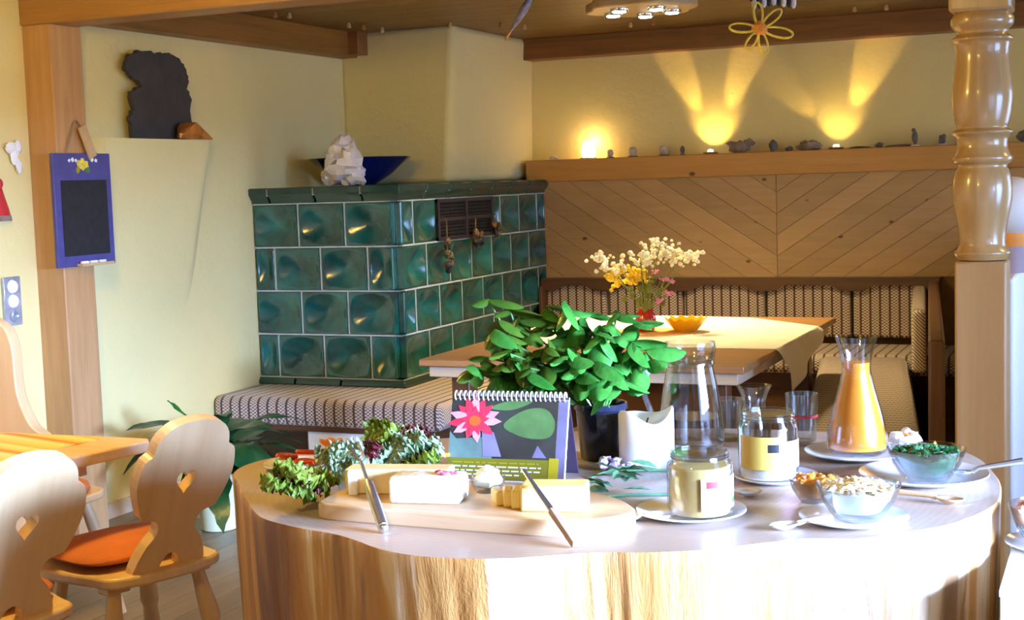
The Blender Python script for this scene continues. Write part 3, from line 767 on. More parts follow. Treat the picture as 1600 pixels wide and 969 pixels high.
# cheese fork leaning on the cheese
def stick(path_pts, r): return MB().tube(path_pts, r, 10)
p0, p1 = Vector((2.180, -4.163, T+.009)), Vector((2.062, -4.045, T+.128)); d = (p1-p0)
f = thing('cheese_fork', 'steel cheese fork with grey handle propped on the cheese', 'fork', p0)
pt = lambda k: tuple(d*k)
obj('handle', MB().tube([pt(0), pt(.02), pt(.25), pt(.52), pt(.56)], [.006, .010, .0105, .009, .005], 12), M['steel'], f)
obj('neck', MB().tube([pt(.55), pt(.8)], .0035, 8), M['steel'], f)
sd = Vector((.917, .40, 0))
for q in (-1, 1): obj('tine', MB().tube([pt(.8), tuple(d*.86+sd*.008*q), tuple(d*1.05+sd*.008*q)], [.003, .003, .0012], 6), M['steel'], f)
obj('pommel', MB().blob(pt(.0), (.0095, .0095, .0095), 10, 6), M['steel'], f)
p0, p1 = Vector((2.540, -4.166, T+.007)), Vector((2.405, -4.050, T+.093)); d = (p1-p0)
f = thing('butter_knife', 'steel butter knife with brown handle propped on the butter', 'knife', p0)
def blade(k0, k1, w0, w1, th, m, nm):
    a, b_ = d*k0, d*k1; up = d.cross(sd).normalized(); lat = Vector((0, 0, 1)).cross(d).normalized()
    nrm = d.normalized().cross(lat); mb = MB()
    v_ = [a+lat*w0+nrm*th, a-lat*w0+nrm*th, a-lat*w0-nrm*th, a+lat*w0-nrm*th, b_+lat*w1+nrm*th, b_-lat*w1+nrm*th, b_-lat*w1-nrm*th, b_+lat*w1-nrm*th]
    mb._a(v_, [(0, 1, 2, 3), (7, 6, 5, 4), (0, 4, 5, 1), (1, 5, 6, 2), (2, 6, 7, 3), (3, 7, 4, 0)])
    obj(nm, mb, M[m], f, bevel=.002)
M['knife_handle'] = wood('knife_handle_wood', (.28, .17, .10), (.42, .28, .18), 'x', .4)
blade(0, .48, .008, .0065, .006, 'knife_handle', 'handle'); blade(.47, 1.08, .006, .004, .0016, 'steel', 'blade')

# ---- plates and saucers
def plate(name, loc, r, label, group=None, h=.014, cat='plate'):
    t = thing(name, label, cat, loc, 0, group)
    obj('plate_body', MB().lathe([(0, 0), (r*.55, 0), (r*.6, .002), (r*.8, h*.45), (r, h), (r*.995, h+.0025), (r*.78, h*.6), (r*.58, .005), (0, .005)], 48), M['white'], t, smooth=60)
    return t
def spoon(name, loc, rz, L, label, m='white', cat='spoon', tilt=0, bw=.018):
    t = thing(name, label, cat, loc, rz)
    def bowl(u, v_):
        a = u*2*PI; rx, ry = bw*1.5, bw; q = v_
        return (rx*q*math.cos(a), ry*q*math.sin(a), .001+.010*q*q)
    o1 = obj('spoon_bowl', MB().grid(bowl, 24, 6, True), M[m], t, smooth=80); sm = o1.modifiers.new('s', 'SOLIDIFY'); sm.thickness = .0022
    obj('handle', MB().tube([(bw*1.4, 0, .010), (bw*2.2, 0, .012+tilt*.3), (L, 0, .012+tilt)], [.0045, .004, .0065], 8), M[m], t)
    return t
plate('saucer', (2.655, -3.895, T), .098, 'white saucer under the creamy honey jar', h=.012)
plate('saucer', (2.735, -3.575, T), .082, 'white saucer under the tall gold-labelled jar', h=.012)
plate('saucer', (2.935, -3.865, T), .093, 'white saucer under the glass bowl of granola', h=.012)
plate('serving_plate', (3.005, -3.50, T), .122, 'white plate under the glass bowl of green herbs', h=.016)
plate('serving_plate', (2.845, -3.30, T), .11, 'white plate under the carafe of orange juice', h=.014)
plate('small_plate', (1.725, -3.715, T), .072, 'white plate of tomato slices near the stump edge', h=.012)
spoon('porcelain_spoon', (2.565, -3.965, T), math.radians(30), .10, 'white porcelain spoon lying beside the honey saucer')
spoon('porcelain_spoon', (2.835, -3.955, T), math.radians(40), .09, 'white porcelain spoon lying beside the granola saucer')
spoon('porcelain_spoon', (2.715, -3.72, T), math.radians(200), .12, 'white porcelain spoon between the two labelled jars')
spoon('wooden_spoon', (3.075, -3.69, T), math.radians(165), .13, 'small wooden spoon lying beside the granola bowl', 'boardwood')
spoon('steel_spoon', (3.08, -3.545, T+.02), math.radians(12), .11, 'steel spoon resting on the plate of green herbs', 'steel', tilt=.02, bw=.014)

# ---- jars
def cyl_label(r, z0, z1, a0, a1, m, parent, nm='label', off=.0008):
    mb = MB().grid(lambda u, v_: ((r+off)*math.cos(a0+(a1-a0)*u), (r+off)*math.sin(a0+(a1-a0)*u), z0+(z1-z0)*v_), 20, 3)
    return obj(nm, mb, M[m], parent, smooth=80)
def jar(loc, r, h, label, m, fill):
    t = thing('glass_jar', label, 'jar', loc)
    rim = r*.86
    obj('jar_glass', MB().lathe([(0, 0), (r*.9, 0), (r, .006), (r, h*.76), (r*.97, h*.82), (rim, h*.87), (rim, h), (rim-.003, h), (rim-.003, h*.87), (r-.004, h*.78), (r-.003, .008), (0, .004)], 40), M['glass'], t, smooth=40)
    obj('rim_thread', MB().lathe([(rim, h*.89), (rim+.002, h*.905), (rim, h*.92), (rim+.002, h*.95), (rim, h*.965)], 40), M['glass2'], t)
    obj('contents', MB().lathe([(0, .005), (r-.006, .006), (r-.0045, .012), (r-.0045, h*fill-.003), (r-.008, h*fill), (0, h*fill)], 32), M[m], t)
    return t
af = math.atan2(-.917, .40)   # the side that faces the room's buffet queue
j = jar((2.675, -3.905, T+.006), .058, .115, 'open jar of creamy pale honey with a white label on a saucer', 'honey', .78)
lb = cyl_label(.058, .018, .075, af-.10, af+1.55, 'label_w', j)
cyl_label(.058, .058, .070, af+.06, af+.42, 'red', lb, 'label_badge', .0014)
for k in range(2): cyl_label(.058, .044-.009*k, .0465-.009*k, af+.28, af+.62+.1*k, 'label_gold', lb, 'label_line', .0014)
cyl_label(.058, .026, .036, af+1.05, af+1.3, 'print_leaf', lb, 'label_badge', .0014)
j = jar((2.722, -3.585, T+.006), .058, .135, 'tall jar with gold and pink label behind the honey jar', 'granola_lt', .30)
lb = cyl_label(.058, .028, .092, af-1.3, af+.25, 'label_gold', j)
cyl_label(.058, .062, .078, af-.18, af+.18, 'black', lb, 'label_badge', .0014)
cyl_label(.058, .028, .082, af+.27, af+1.5, 'pinkp', j)

# ---- bowls of food
def glass_bowl(loc, r, h, label):
    t = thing('glass_bowl', label, 'bowl', loc)
    obj('bowl_glass', MB().lathe([(0, 0), (r*.5, 0), (r*.62, h*.15), (r*.86, h*.55), (r, h), (r*.965, h), (r*.83, h*.57), (r*.58, h*.2), (0, h*.1)], 40), M['glass2'], t, smooth=50)
    return t
def heap(parent, r, z0, h, n, mats_, size, seed, nm):
    rr = random.Random(seed)
    obj('filling', MB().lathe([(0, z0*.28), (r*.55, z0*.28), (r*.8, z0*.7), (r*.9, z0), (r*.5, z0+h*.75), (0, z0+h)], 24), M[mats_[0]], parent)
    ms = [MB().blob((0, 0, 0), (size, size*.8, size*.5), 7, 5, .35, seed+k).mesh(nm, M[mats_[k % len(mats_)]]) for k in range(4)]
    for k in range(n):
        a = rr.uniform(0, 2*PI); q = math.sqrt(rr.random())*.86
        obj(nm, ms[k % 4], None, parent, (r*q*math.cos(a), r*q*math.sin(a), z0+h*(1-q)+size*.15), (rr.uniform(-.7, .7), rr.uniform(-.7, .7), rr.uniform(0, 6)))
g = glass_bowl((2.942, -3.862, T+.006), .073, .062, 'glass bowl of granola and nuts on a saucer'); heap(g, .068, .052, .014, 70, ['granola_lt', 'granola', 'granola_lt', 'honey'], .0085, 5, 'nut')
g = glass_bowl((2.84, -3.73, T), .047, .046, 'small glass bowl of brown fruit jam'); heap(g, .043, .038, .010, 20, ['jam', 'jam', 'juice', 'jam'], .009, 6, 'fruit_piece')
g = glass_bowl((3.015, -3.535, T+.006), .074, .066, 'glass bowl of chopped dark green herbs'); heap(g, .068, .054, .010, 60, ['pesto', 'pesto', 'houseplant', 'pesto'], .010, 7, 'herb_piece')

# ---- candle, jug, glasses, carafe
c = thing('pillar_candle', 'thick white pillar candle with a melted wavy rim', 'candle', (2.444, -3.497, T))
def candle(u, v_):
    a = u*2*PI; hh = .112+.010*math.sin(a*2+.4)+.006*math.sin(a*3+1)
    pr = [(.0, 0), (.056, 0), (.058, .004), (.058, hh*.95), (.055, hh), (.049, hh-.004), (.040, hh-.022), (.0, .085)]
    k = v_*(len(pr)-1); i = min(int(k+1e-6), len(pr)-2); t_ = k-i; r = pr[i][0]*(1-t_)+pr[i+1][0]*t_; z = pr[i][1]*(1-t_)+pr[i+1][1]*t_
    return (r*math.cos(a), r*math.sin(a), z)
obj('wax_body', MB().grid(candle, 48, 15, True), M['wax'], c, smooth=50)
obj('wick', MB().tube([(0, 0, .08), (.002, 0, .095), (.005, 0, .102)], .0018, 6), M['black'], c)
j = thing('glass_jug', 'tall clear glass water jug with handle behind the candle', 'jug', (2.485, -3.305, T))
jp = [(.064, 0), (.073, .008), (.074, .03), (.068, .09), (.058, .15), (.050, .190), (.049, .198), (.055, .206), (.057, .228), (.055, .240)]
obj('jug_glass', MB().lathe([(0, 0)]+jp+[(r-.004, z) for r, z in jp[::-1][:-2]]+[(.068, .016), (0, .012)], 44), M['glass'], j, smooth=50)
obj('collar', MB().lathe([(.0505, .186), (.054, .190), (.054, .198), (.0505, .203)], 44), M['glass2'], j)
hd = Vector((-.93, -.36, 0))
obj('handle', MB().tube([tuple(hd*a+Vector((0, 0, z))) for a, z in ((.053, .215), (.075, .222), (.098, .21), (.105, .17), (.100, .12), (.085, .08), (.066, .07))], .007, 10), M['glass2'], j)
obj('water', MB().lathe([(0, .013), (.0655, .014), (.068, .03), (.0655, .075), (0, .075)], 32), glass('water', (.86, .88, .93), .10), j)
def tumbler(loc, r, h, label, band=False):
    t = thing('drinking_glass', label, 'glass', loc)
    obj('glass_body', MB().lathe([(0, 0), (r*.8, 0), (r*.86, .004), (r, h), (r-.0025, h), (r*.83, .010), (0, .008)], 32), M['glass2'], t, smooth=50)
    if band: cyl_label(r*.95, h*.55, h*.60, af-1.2, af+1.2, 'red', t, 'red_band', .0015)
    return t
tumbler((2.535, -3.175, T), .036, .095, 'clear drinking glass beside the water jug')
tumbler((2.705, -3.19, T), .036, .115, 'clear drinking glass with a thin red band', True)
t = thing('small_carafe', 'small clear carafe with flared rim behind the gold-labelled jar', 'carafe', (2.612, -3.245, T))
obj('carafe_glass', MB().lathe([(0, 0), (.034, 0), (.038, .01), (.036, .05), (.026, .085), (.024, .10), (.030, .12), (.039, .138), (.037, .138), (.028, .12), (.022, .10), (.024, .085), (.034, .05), (.035, .012), (0, .008)], 32), M['glass2'], t, smooth=50)
t = thing('juice_carafe', 'flared glass carafe filled with orange juice', 'carafe', (2.842, -3.285, T+.005))
cp_ = [(.052, 0), (.062, .008), (.0635, .028), (.060, .055), (.052, .09), (.042, .125), (.034, .155), (.0305, .175), (.031, .195), (.036, .222), (.045, .25)]
sp_ = spline([Vector((r, z, 0)) for r, z in cp_], 3, False)
obj('carafe_glass', MB().lathe([(0, 0)]+[(p.x, p.y) for p in sp_]+[(p.x-.0025, p.y) for p in sp_[::-1][:-5]]+[(.055, .012), (0, .010)], 44), M['glass'], t, smooth=50)
ji = [(p.x-.0032, p.y) for p in sp_ if .012 < p.y < .198]
obj('juice', MB().lathe([(0, .011), (.053, .011)]+ji+[(0, ji[-1][1])], 40), M['juice'], t, smooth=50)

# ---- calendar
cl_ = thing('desk_calendar', 'spiral bound desk calendar with a pink water lily on its cover', 'calendar', (2.216, -3.722, T), .09)
Wc, Hc, Dc = .25, .165, .055   # width, height, lean
hyp = math.hypot(Hc, Dc); tl = math.atan2(Dc, Hc)
MF = Matrix.Translation((0, 0, .0)) @ Matrix.Rotation(PI/2-tl, 4, 'X')       # page plane: x right, y up the page, z outwards
def card(nm, x0, x1, y0, y1, z0, z1, m, par): return obj(nm, MB().prism([(x0, y0), (x1, y0), (x1, y1), (x0, y1)], z0, z1, MF), M[m], par, smooth=0)
pg = card('page_block', -Wc/2, Wc/2, .0, hyp, -.006, 0, 'paper', cl_)
cv = card('cover', -Wc/2, Wc/2-.022, .003, hyp-.006, 0, .0012, 'print_dark', cl_)
card('side_strip', Wc/2-.021, Wc/2-.001, .003, hyp-.006, 0, .001, 'print_grey', cl_)
card('caption_band', -Wc/2, Wc/2-.022, .003, .046, .0012, .0016, 'print_olive', cv)
card('caption_tab', Wc/2-.034, Wc/2-.014, .003, .050, .0016, .0020, 'print_gold', cv)
def flat(nm, pts, z, m): return obj(nm, MB().prism(pts, z, z+.0003, MF), M[m], cv, smooth=0)
flat('printed_water', [(-.125, .046), (-.03, .046), (-.05, .09), (-.11, .085), (-.125, .10)], .0013, 'print_teal')
flat('printed_reflection', [(-.05, .05), (-.01, .05), (-.03, .10), (-.055, .10)], .0017, 'print_grey')
flat('printed_reflection', [(.055, .05), (.085, .05), (.065, .075)], .0013, 'print_grey')
lp = spline([Vector(p) for p in ((-.01, .115, 0), (.03, .145, 0), (.075, .15, 0), (.098, .125, 0), (.092, .095, 0), (.06, .088, 0), (.02, .095, 0))], 5)
flat('printed_leaf', [(p.x, p.y) for p in lp], .0014, 'print_leaf')
lp = spline([Vector(p) for p in ((-.04, .150, 0), (.0, .165, 0), (.05, .166, 0), (.02, .150, 0), (-.01, .145, 0))], 4)
flat('printed_leaf', [(p.x, p.y) for p in lp], .0013, 'print_leaf')
for k, (a, L, m_) in enumerate([(0, .058, 'lotus_lt'), (.36, .055, 'lotus_lt'), (.75, .05, 'lotus'), (1.2, .052, 'lotus'), (1.6, .056, 'lotus_lt'), (2.0, .054, 'lotus'), (2.45, .05, 'lotus'), (2.85, .058, 'lotus_lt'), (3.25, .06, 'lotus'), (3.65, .052, 'lotus_lt'), (4.3, .04, 'lotus'), (4.9, .046, 'lotus_lt'), (5.7, .05, 'lotus')]):
    cx, cy = -.072, .122; ca_, sa_ = math.cos(a), math.sin(a); pts = []
    for q, w_ in ((.0, .004), (.35, .009), (.7, .008), (1, 0)): pts.append((q*L, w_))
    for q, w_ in ((.7, -.008), (.35, -.009), (.0, -.004)): pts.append((q*L, w_))
    flat('printed_petal', [(cx+x_*ca_-y_*sa_, cy+x_*sa_+y_*ca_) for x_, y_ in pts], .0018+.00004*k, m_)
for k in range(9):
    a = k/9*2*PI; ca_, sa_ = math.cos(a+.2), math.sin(a+.2)
    flat('printed_petal', [(-.072+x_*ca_-y_*sa_, .122+x_*sa_+y_*ca_) for x_, y_ in ((0, .003), (.018, .007), (.032, 0), (.018, -.007), (0, -.003))], .0024+.00004*k, 'lotus')
flat('printed_heart', [(-.072+.013*math.cos(k/10*2*PI), .122+.011*math.sin(k/10*2*PI)) for k in range(10)], .0030, 'lotus_c')
rr = random.Random(2)
for k, (x0, x1) in enumerate([(-.115, .07), (-.112, .075), (-.108, .076), (-.10, .03)]):
    x = x0
    while x < x1:
        w_ = rr.uniform(.008, .022); flat('printed_word', [(x, .036-.008*k), (min(x+w_, x1), .036-.008*k), (min(x+w_, x1), .0385-.008*k), (x, .0385-.008*k)], .0018, 'print_gold' if k == 0 else 'paper'); x += w_+.004
# back flap and spiral
yb = 2*Dc
mb = MB()._a([(-Wc/2, Dc, Hc), (Wc/2, Dc, Hc), (Wc/2, yb, 0), (-Wc/2, yb, 0), (-Wc/2, Dc-.002, Hc-.004), (Wc/2, Dc-.002, Hc-.004), (Wc/2, yb-.004, 0), (-Wc/2, yb-.004, 0)], [(0, 1, 2, 3), (7, 6, 5, 4), (0, 4, 5, 1), (1, 5, 6, 2), (2, 6, 7, 3), (3, 7, 4, 0)])
obj('back_flap', mb, M['purple_card'], cl_, smooth=0)
loop = MB().tube([(0, Dc+.009*math.cos(a), Hc+.001+.009*math.sin(a)) for a in [i/12*2*PI for i in range(13)]], .0017, 6).mesh('spiral_loop', M['paper'])
for k in range(24): obj('spiral_loop', loop, None, cl_, (-Wc/2+.008+k*(Wc-.016)/23, 0, 0))

# ---- leaves
def leaf_mesh(nm, L, w, m, cup=.25, curl=.3, n=11, wav=0, pw_=.8):
    def fn(u, v_):
        s_ = 2*v_-1; ww = w*(math.sin(PI*min(1, u*.97+.015))**pw_)*(1-.15*u)
        x = u*L; y = s_*ww/2; z = cup*abs(s_)**1.6*ww*.5-curl*L*u*u*.6+wav*math.sin(u*22)*abs(s_)
        return (x, y, z)
    mb = MB(); mb.grid(fn, n, 7); return mb.mesh(nm, M[m], 180)
def place(nm, me, parent, p, direction, roll, s_=1):
    o = obj(nm, me, None, parent); d_ = Vector(direction).normalized()
    q = d_.to_track_quat('X', 'Z'); o.rotation_mode = 'QUATERNION'
    o.rotation_quaternion = q @ Euler((roll, 0, 0)).to_quaternion(); o.location = p; o.scale = (s_, s_, s_); return o
rv, cv_ = Vector((.917, .40, 0)), Vector((.40, -.917, 0))
bs = thing('basil_plant', 'bushy green basil plant with glossy leaves in a navy pot', 'plant', (2.325, -3.445, T))
obj('pot', MB().lathe([(0, 0), (.043, 0), (.046, .004), (.054, .108), (.058, .110), (.058, .122), (.053, .122), (.050, .105), (0, .105)], 40), M['pot_dark'], bs, smooth=40)
obj('soil', MB().lathe([(0, .106), (.050, .106), (.03, .112), (0, .113)], 24), M['soil'], bs)
bm_ = [leaf_mesh('basil_leaf', .082, .062, 'basil', -.55, .45, pw_=.55), leaf_mesh('basil_leaf', .070, .056, 'basil', -.75, .6, pw_=.55), leaf_mesh('basil_leaf', .055, .042, 'basil', -.5, .35, pw_=.55)]
bo_ = [leaf_mesh('basil_leaf_olive', .078, .058, 'basil_old', -.5, .5, pw_=.55), leaf_mesh('basil_leaf_olive', .058, .042, 'basil_old', -.6, .5, pw_=.55)]
rr = random.Random(21)
tips = []
stems = [(-.22, .02, .12), (-.17, .05, .19), (-.12, -.02, .21), (-.06, .06, .17), (-.02, 0, .24), (.02, -.04, .22), (.05, .05, .19), (.09, 0, .22), (.12, .03, .16), (.10, -.04, .12), (0, .07, .12), (-.10, .07, .12), (-.15, .0, .10), (.04, .08, .13), (-.20, .04, .06), (.13, -.02, .19), (-.06, -.05, .23), (-.02, .09, .15), (.08, .07, .10), (-.14, .06, .15), (-.20, .0, .14), (.15, .02, .13)]
for a, b_, h_ in stems:
    a -= .05
    base_ = Vector((0, 0, .108))+rv*a*.12+cv_*b_*.2; tip = Vector((0, 0, .09+h_))+rv*a+cv_*b_; mid = (base_+tip)/2+Vector((0, 0, .03))
    obj('stem', MB().tube([tuple(base_), tuple(mid), tuple(tip)], [.003, .0025, .002], 6), M['stem'], bs); tips.append((a, tip, mid))
for a, tip, mid in tips:
    for k in range(11):
        ang_ = k*2.4+rr.uniform(-.3, .3); c_ = tip if k < 4 else (tip*.55+mid*.45 if k < 7 else mid)
        dr = rv*math.cos(ang_)+cv_*math.sin(ang_)+Vector((0, 0, rr.uniform(-1.0, .25)))
        pool = bo_ if (a < -.085 and rr.random() < .8) else bm_  # most left stems take the shade-coloured copy
        place('leaf', pool[k % len(pool)], bs, c_+Vector((0, 0, rr.uniform(-.01, .015))), dr, rr.uniform(-.6, .6), rr.uniform(.6, 1.0))
for a, b_, h_ in ((-.235, -.01, .262), (-.19, -.02, .238)):      # two tall sprigs
    p0_ = rv*(-.13)+Vector((0, 0, .15)); tip = rv*a+cv_*b_+Vector((0, 0, .09+h_))
    obj('stem', MB().tube([tuple(rv*(-.02)+Vector((0, 0, .11))), tuple(p0_), tuple(tip)], [.003, .003, .002], 6), M['stem'], bs)
    for k in range(6):
        ang_ = k*2.2; c_ = tip.lerp(p0_, (k//2)*.22); dr = rv*math.cos(ang_)+cv_*math.sin(ang_)*.8+Vector((0, 0, -.25+.3*(k < 2)))
        place('leaf', bo_[1] if k % 3 else bo_[0], bs, c_, dr, rr.uniform(-.4, .4), rr.uniform(.75, 1.05))
for k in range(10):                                              # low drooping leaves to the side of the calendar
    place('leaf', bo_[k % 2], bs, rv*(-.27+.04*rr.random())+cv_*.02+Vector((0, 0, .05+.012*k)), rv*rr.uniform(-1, 1)+cv_*rr.uniform(-.4, 1)+Vector((0, 0, rr.uniform(-.8, .2))), 0, rr.uniform(.5, .8))

# ---- lettuce
lt = thing('lettuce_salad', 'frilly green and red lettuce leaves heaped beside the cutting board', 'lettuce', (1.98, -3.86, T))
def frill(nm, L, w, m, seed):
    r2 = random.Random(seed); ph = [r2.uniform(0, 6) for _ in range(4)]
    def fn(u, v_):
        s_ = 2*v_-1; ww = w*(.22+.78*u**.6)*math.sqrt(max(.15, 1-max(0, u-.55)**2*3)); e = max(abs(s_)**1.5, u**2)
        rf = .010*e*math.sin(s_*17+ph[0]+u*11)+.007*e*math.sin(u*37+ph[1]+s_*5)+.004*e*math.sin(s_*43+u*29+ph[2])
        return (u*L+.004*e*math.sin(s_*31+ph[3]), s_*ww/2+.004*e*math.sin(u*41+ph[0]), .40*L*u*(1-.45*u)+rf)
    return MB().grid(fn, 26, 28).mesh(nm, M[m], 180)
fm = [frill('lettuce_leaf', .085, .085, 'lettuce', 1), frill('lettuce_leaf', .075, .08, 'lettuce_pale', 2), frill('lettuce_leaf', .075, .08, 'lettuce_red', 3), frill('lettuce_leaf', .09, .07, 'lettuce', 4), frill('lettuce_leaf', .07, .075, 'lettuce_pale', 5)]
rr = random.Random(5)
spots = [(-.005, -.175, 3, -2.2), (.0, -.155, 2, -2.5), (.0, -.15, 0, -1.9), (-.01, -.11, 0, -2.7), (.0, -.09, 3, -2.6), (-.015, -.14, 2, -2.6), (-.03, -.02, 1, 1.9), (-.01, .0, 2, 1.3), (.01, .01, 1, 1.6), (-.03, .03, 2, 2.2), (.03, .04, 1, .9), (.04, .06, 4, .7), (.07, .08, 2, 1.3), (.02, .09, 3, 2.0), (.06, .10, 4, .8), (.06, .04, 0, .2), (.0, -.03, 4, -1.2), (-.02, .06, 0, 1.4), (.07, .06, 1, .6), (.075, .10, 4, .4), (.05, .12, 2, 1.8), (-.05, .02, 1, 2.8)]
for k, (x, y, m_, a) in enumerate(spots):
    o = obj('leaf', fm[m_], None, lt, (x-.012, y, .020+.014*(k % 3)), (rr.uniform(-.25, .25), -rr.uniform(.1, .75)*(.35 if k < 6 else 1), a)); o.scale = (rr.uniform(.85, 1.2),)*3
for k, (x, y, z) in enumerate([(.045, .10, .055), (.10, .13, .05), (-.02, .10, .05)]):
    obj('carrot_strip', MB().box((x, y, z), (.035, .010, .008), Matrix.Rotation(.5*k, 3, 'Z')), M['fl_org'], lt, bevel=.002)
rr = random.Random(9)
for k, (dx, dy) in enumerate([(0, 0), (.026, -.008), (-.028, .008), (.01, .028)]):
    tag(obj('tomato_slice', MB().lathe([(0, 0), (.022, 0), (.025, .005), (.022, .010), (0, .010)], 24), M['tomato'], loc=(1.725+dx, -3.72+dy, T+.005+.0075*k), rot=(.06*k, .05, k)), 'red tomato slice lying on the small white plate', 'tomato', 'tomato slices on the small plate')
nf = thing('nasturtium_flower', 'bright orange nasturtium blossom beside the lettuce', 'flower', (1.792, -3.685, T+.040))
for k in range(6):
    a = k/6*2*PI
    place('petal', leaf_mesh('nasturtium_petal', .034, .030, 'fl_org', .4, -.3), nf, (0, 0, .0), (math.cos(a), math.sin(a), .5), 0)
obj('calyx', MB().tube([(0, 0, .004), (0, 0, -.015), (.006, 0, -.034)], [.008, .005, .003], 8), M['stem'], nf)

# ---- herbs lying on the stump
sg = thing('sage_sprig', 'sprig of grey green sage leaves between butter and honey', 'herb', (2.51, -3.79, T))
sm_ = leaf_mesh('sage_leaf', .06, .026, 'sage', .3, .15, 7, .001)
rr = random.Random(4)
for k in range(15):
    a = rr.uniform(-.6, 3.6) if k % 2 else rr.uniform(2.4, 4.4)
    place('leaf', sm_, sg, (rr.uniform(-.06, .05), rr.uniform(-.02, .04), .008+.0035*k), (math.cos(a), math.sin(a), rr.uniform(0, .35)), rr.uniform(-.5, .5), rr.uniform(.8, 1.2))
obj('stem', MB().tube([(-.07, -.03, .004), (0, 0, .006), (.07, .03, .004)], .003, 6), M['sage'], sg)
lf = thing('broad_leaf', 'broad dark green leaf lying before the candle', 'leaf', (2.43, -3.635, T))
mb = leaf_mesh('broad_leaf_blade', .13, .06, 'sage', .25, .08); o = obj('blade', mb, None, lf, (-.03, 0, .012), (0, 0, .45))
obj('stalk', MB().tube([(-.055, -.012, .003), (-.03, 0, .012), (.08, .052, .012)], .0025, 6), M['sage'], lf)
vf = thing('violet_blossoms', 'pale violet blossom sprig lying beside the navy pot', 'flower', (2.40, -3.555, T))
for k in range(9): obj('blossom', MB().blob((rr.uniform(-.03, .03), rr.uniform(-.02, .02), .008+rr.random()*.014), (.011, .010, .008), 7, 5, .4, k), M['fl_vio'], vf)
obj('stem', MB().tube([(-.05, -.01, .003), (0, 0, .008), (.03, .01, .01)], .002, 6), M['stem'], vf)
wf = thing('daisy_blossoms', 'small white and orange blossoms behind the bowl of herbs', 'flower', (2.925, -3.165, T))
for k in range(8): obj('petal', MB().blob((.022*math.cos(k*.8), .022*math.sin(k*.8), .018+.004*(k % 3)), (.014, .011, .010), 7, 5, .3, k), M['paper'], wf)
obj('heart', MB().blob((0, 0, .022), (.010, .010, .009), 8, 5), M['fl_org'], wf); obj('stem', MB().tube([(0, 0, .02), (.01, .0, .003), (.04, .01, .003)], .0025, 6), M['stem'], wf)

# ---- white-clothed table at the right with pink crystals
wt = thing('side_table', 'side table with a floor-length white cloth beside the stump', 'table', (3.56, -3.70, 0))
def skirt(u, v_):
    per = u*4; k = int(min(per, 3.999)); f_ = per-k; hx, hy = .38, .24
    c4 = [(-hx, -hy), (hx, -hy), (hx, hy), (-hx, hy), (-hx, -hy)]
    x = c4[k][0]*(1-f_)+c4[k+1][0]*f_; y = c4[k][1]*(1-f_)+c4[k+1][1]*f_
    w_ = .010*math.sin(u*80)*(1-v_); L = math.hypot(x, y); return (x+x/L*w_, y+y/L*w_, .005+v_*.765)
obj('tablecloth', MB().grid(skirt, 128, 8, True).b2((-.382, -.242, .762), (.382, .242, .772)), M['cloth_white'], wt, smooth=60)
obj('table_frame', MB().b2((-.34, -.20, 0), (.34, .20, .762)), M['palewood'], wt)
plate('serving_plate', (3.245, -3.66, .772), .08, 'white plate under the bowl of pink crystals on the side table', h=.014)
g = glass_bowl((3.245, -3.66, .778), .074, .075, 'glass bowl heaped with pink crystals on the side table'); heap(g, .070, .062, .025, 70, ['salt', 'salt', 'pinkp', 'label_w'], .010, 8, 'crystal')
tl_ = thing('globe_lamp', 'white globe lamp on an orange and grey foot next to the turned post', 'lamp', (3.005, -1.20, 1.09))  # guessed stand-in for an unidentified white shape; its lamp form is made up
obj('foot', MB().lathe([(0, 0), (.055, 0), (.055, .05), (.05, .09), (0, .09)], 32), mat('mauve_grey', (.36, .27, .28), .6), tl_)
obj('collar', MB().lathe([(.0, .09), (.05, .09), (.055, .11), (.045, .14), (0, .14)], 32), M['straw_c'], tl_)
obj('globe', MB().blob((0, 0, .225), (.115, .115, .10), 32, 20), M['wax'], tl_, smooth=80)

# ================================================================== LEFT SIDE: TABLE, CHAIRS, STOOL, SETTLE
lt_ = thing('dining_table', 'pale wooden dining table with a striped runner beside the farmhouse chairs', 'table', (0, 0, 0))
tp = [(.785, -3.02), (.81, -3.05), (.735, -3.45), (.58, -4.3), (-.35, -4.3), (-.35, -3.06)]
obj('table_top', MB().prism(tp, .716, .75), M['tablewood'], lt_, bevel=.006, seg=3)
obj('apron', MB().prism([(.64, -3.12), (.45, -4.15), (-.2, -4.15), (-.2, -3.12)], .655, .716), M['tablewood'], lt_)
for x, y in ((.56, -3.2), (-.12, -3.2), (.42, -4.05), (-.12, -4.05)): obj('leg', MB().cyl((x, y, .66), (x, y, 0), .035, .028, 16), M['tablewood'], lt_)
tag(obj('table_runner', MB().prism([(.66, -3.05), (.60, -3.48), (.42, -4.28), (-.34, -4.28), (-.34, -3.10), (.2, -3.07)], .7501, .7528), M['runner']), 'yellow and orange striped runner on the pale dining table', 'runner')
def heart(n=18):
    out = []
    for k in range(n):
        t_ = k/n*2*PI; out.append((.0021*16*math.sin(t_)**3, .0021*(13*math.cos(t_)-5*math.cos(2*t_)-2*math.cos(3*t_)-math.cos(4*t_))))
    return out
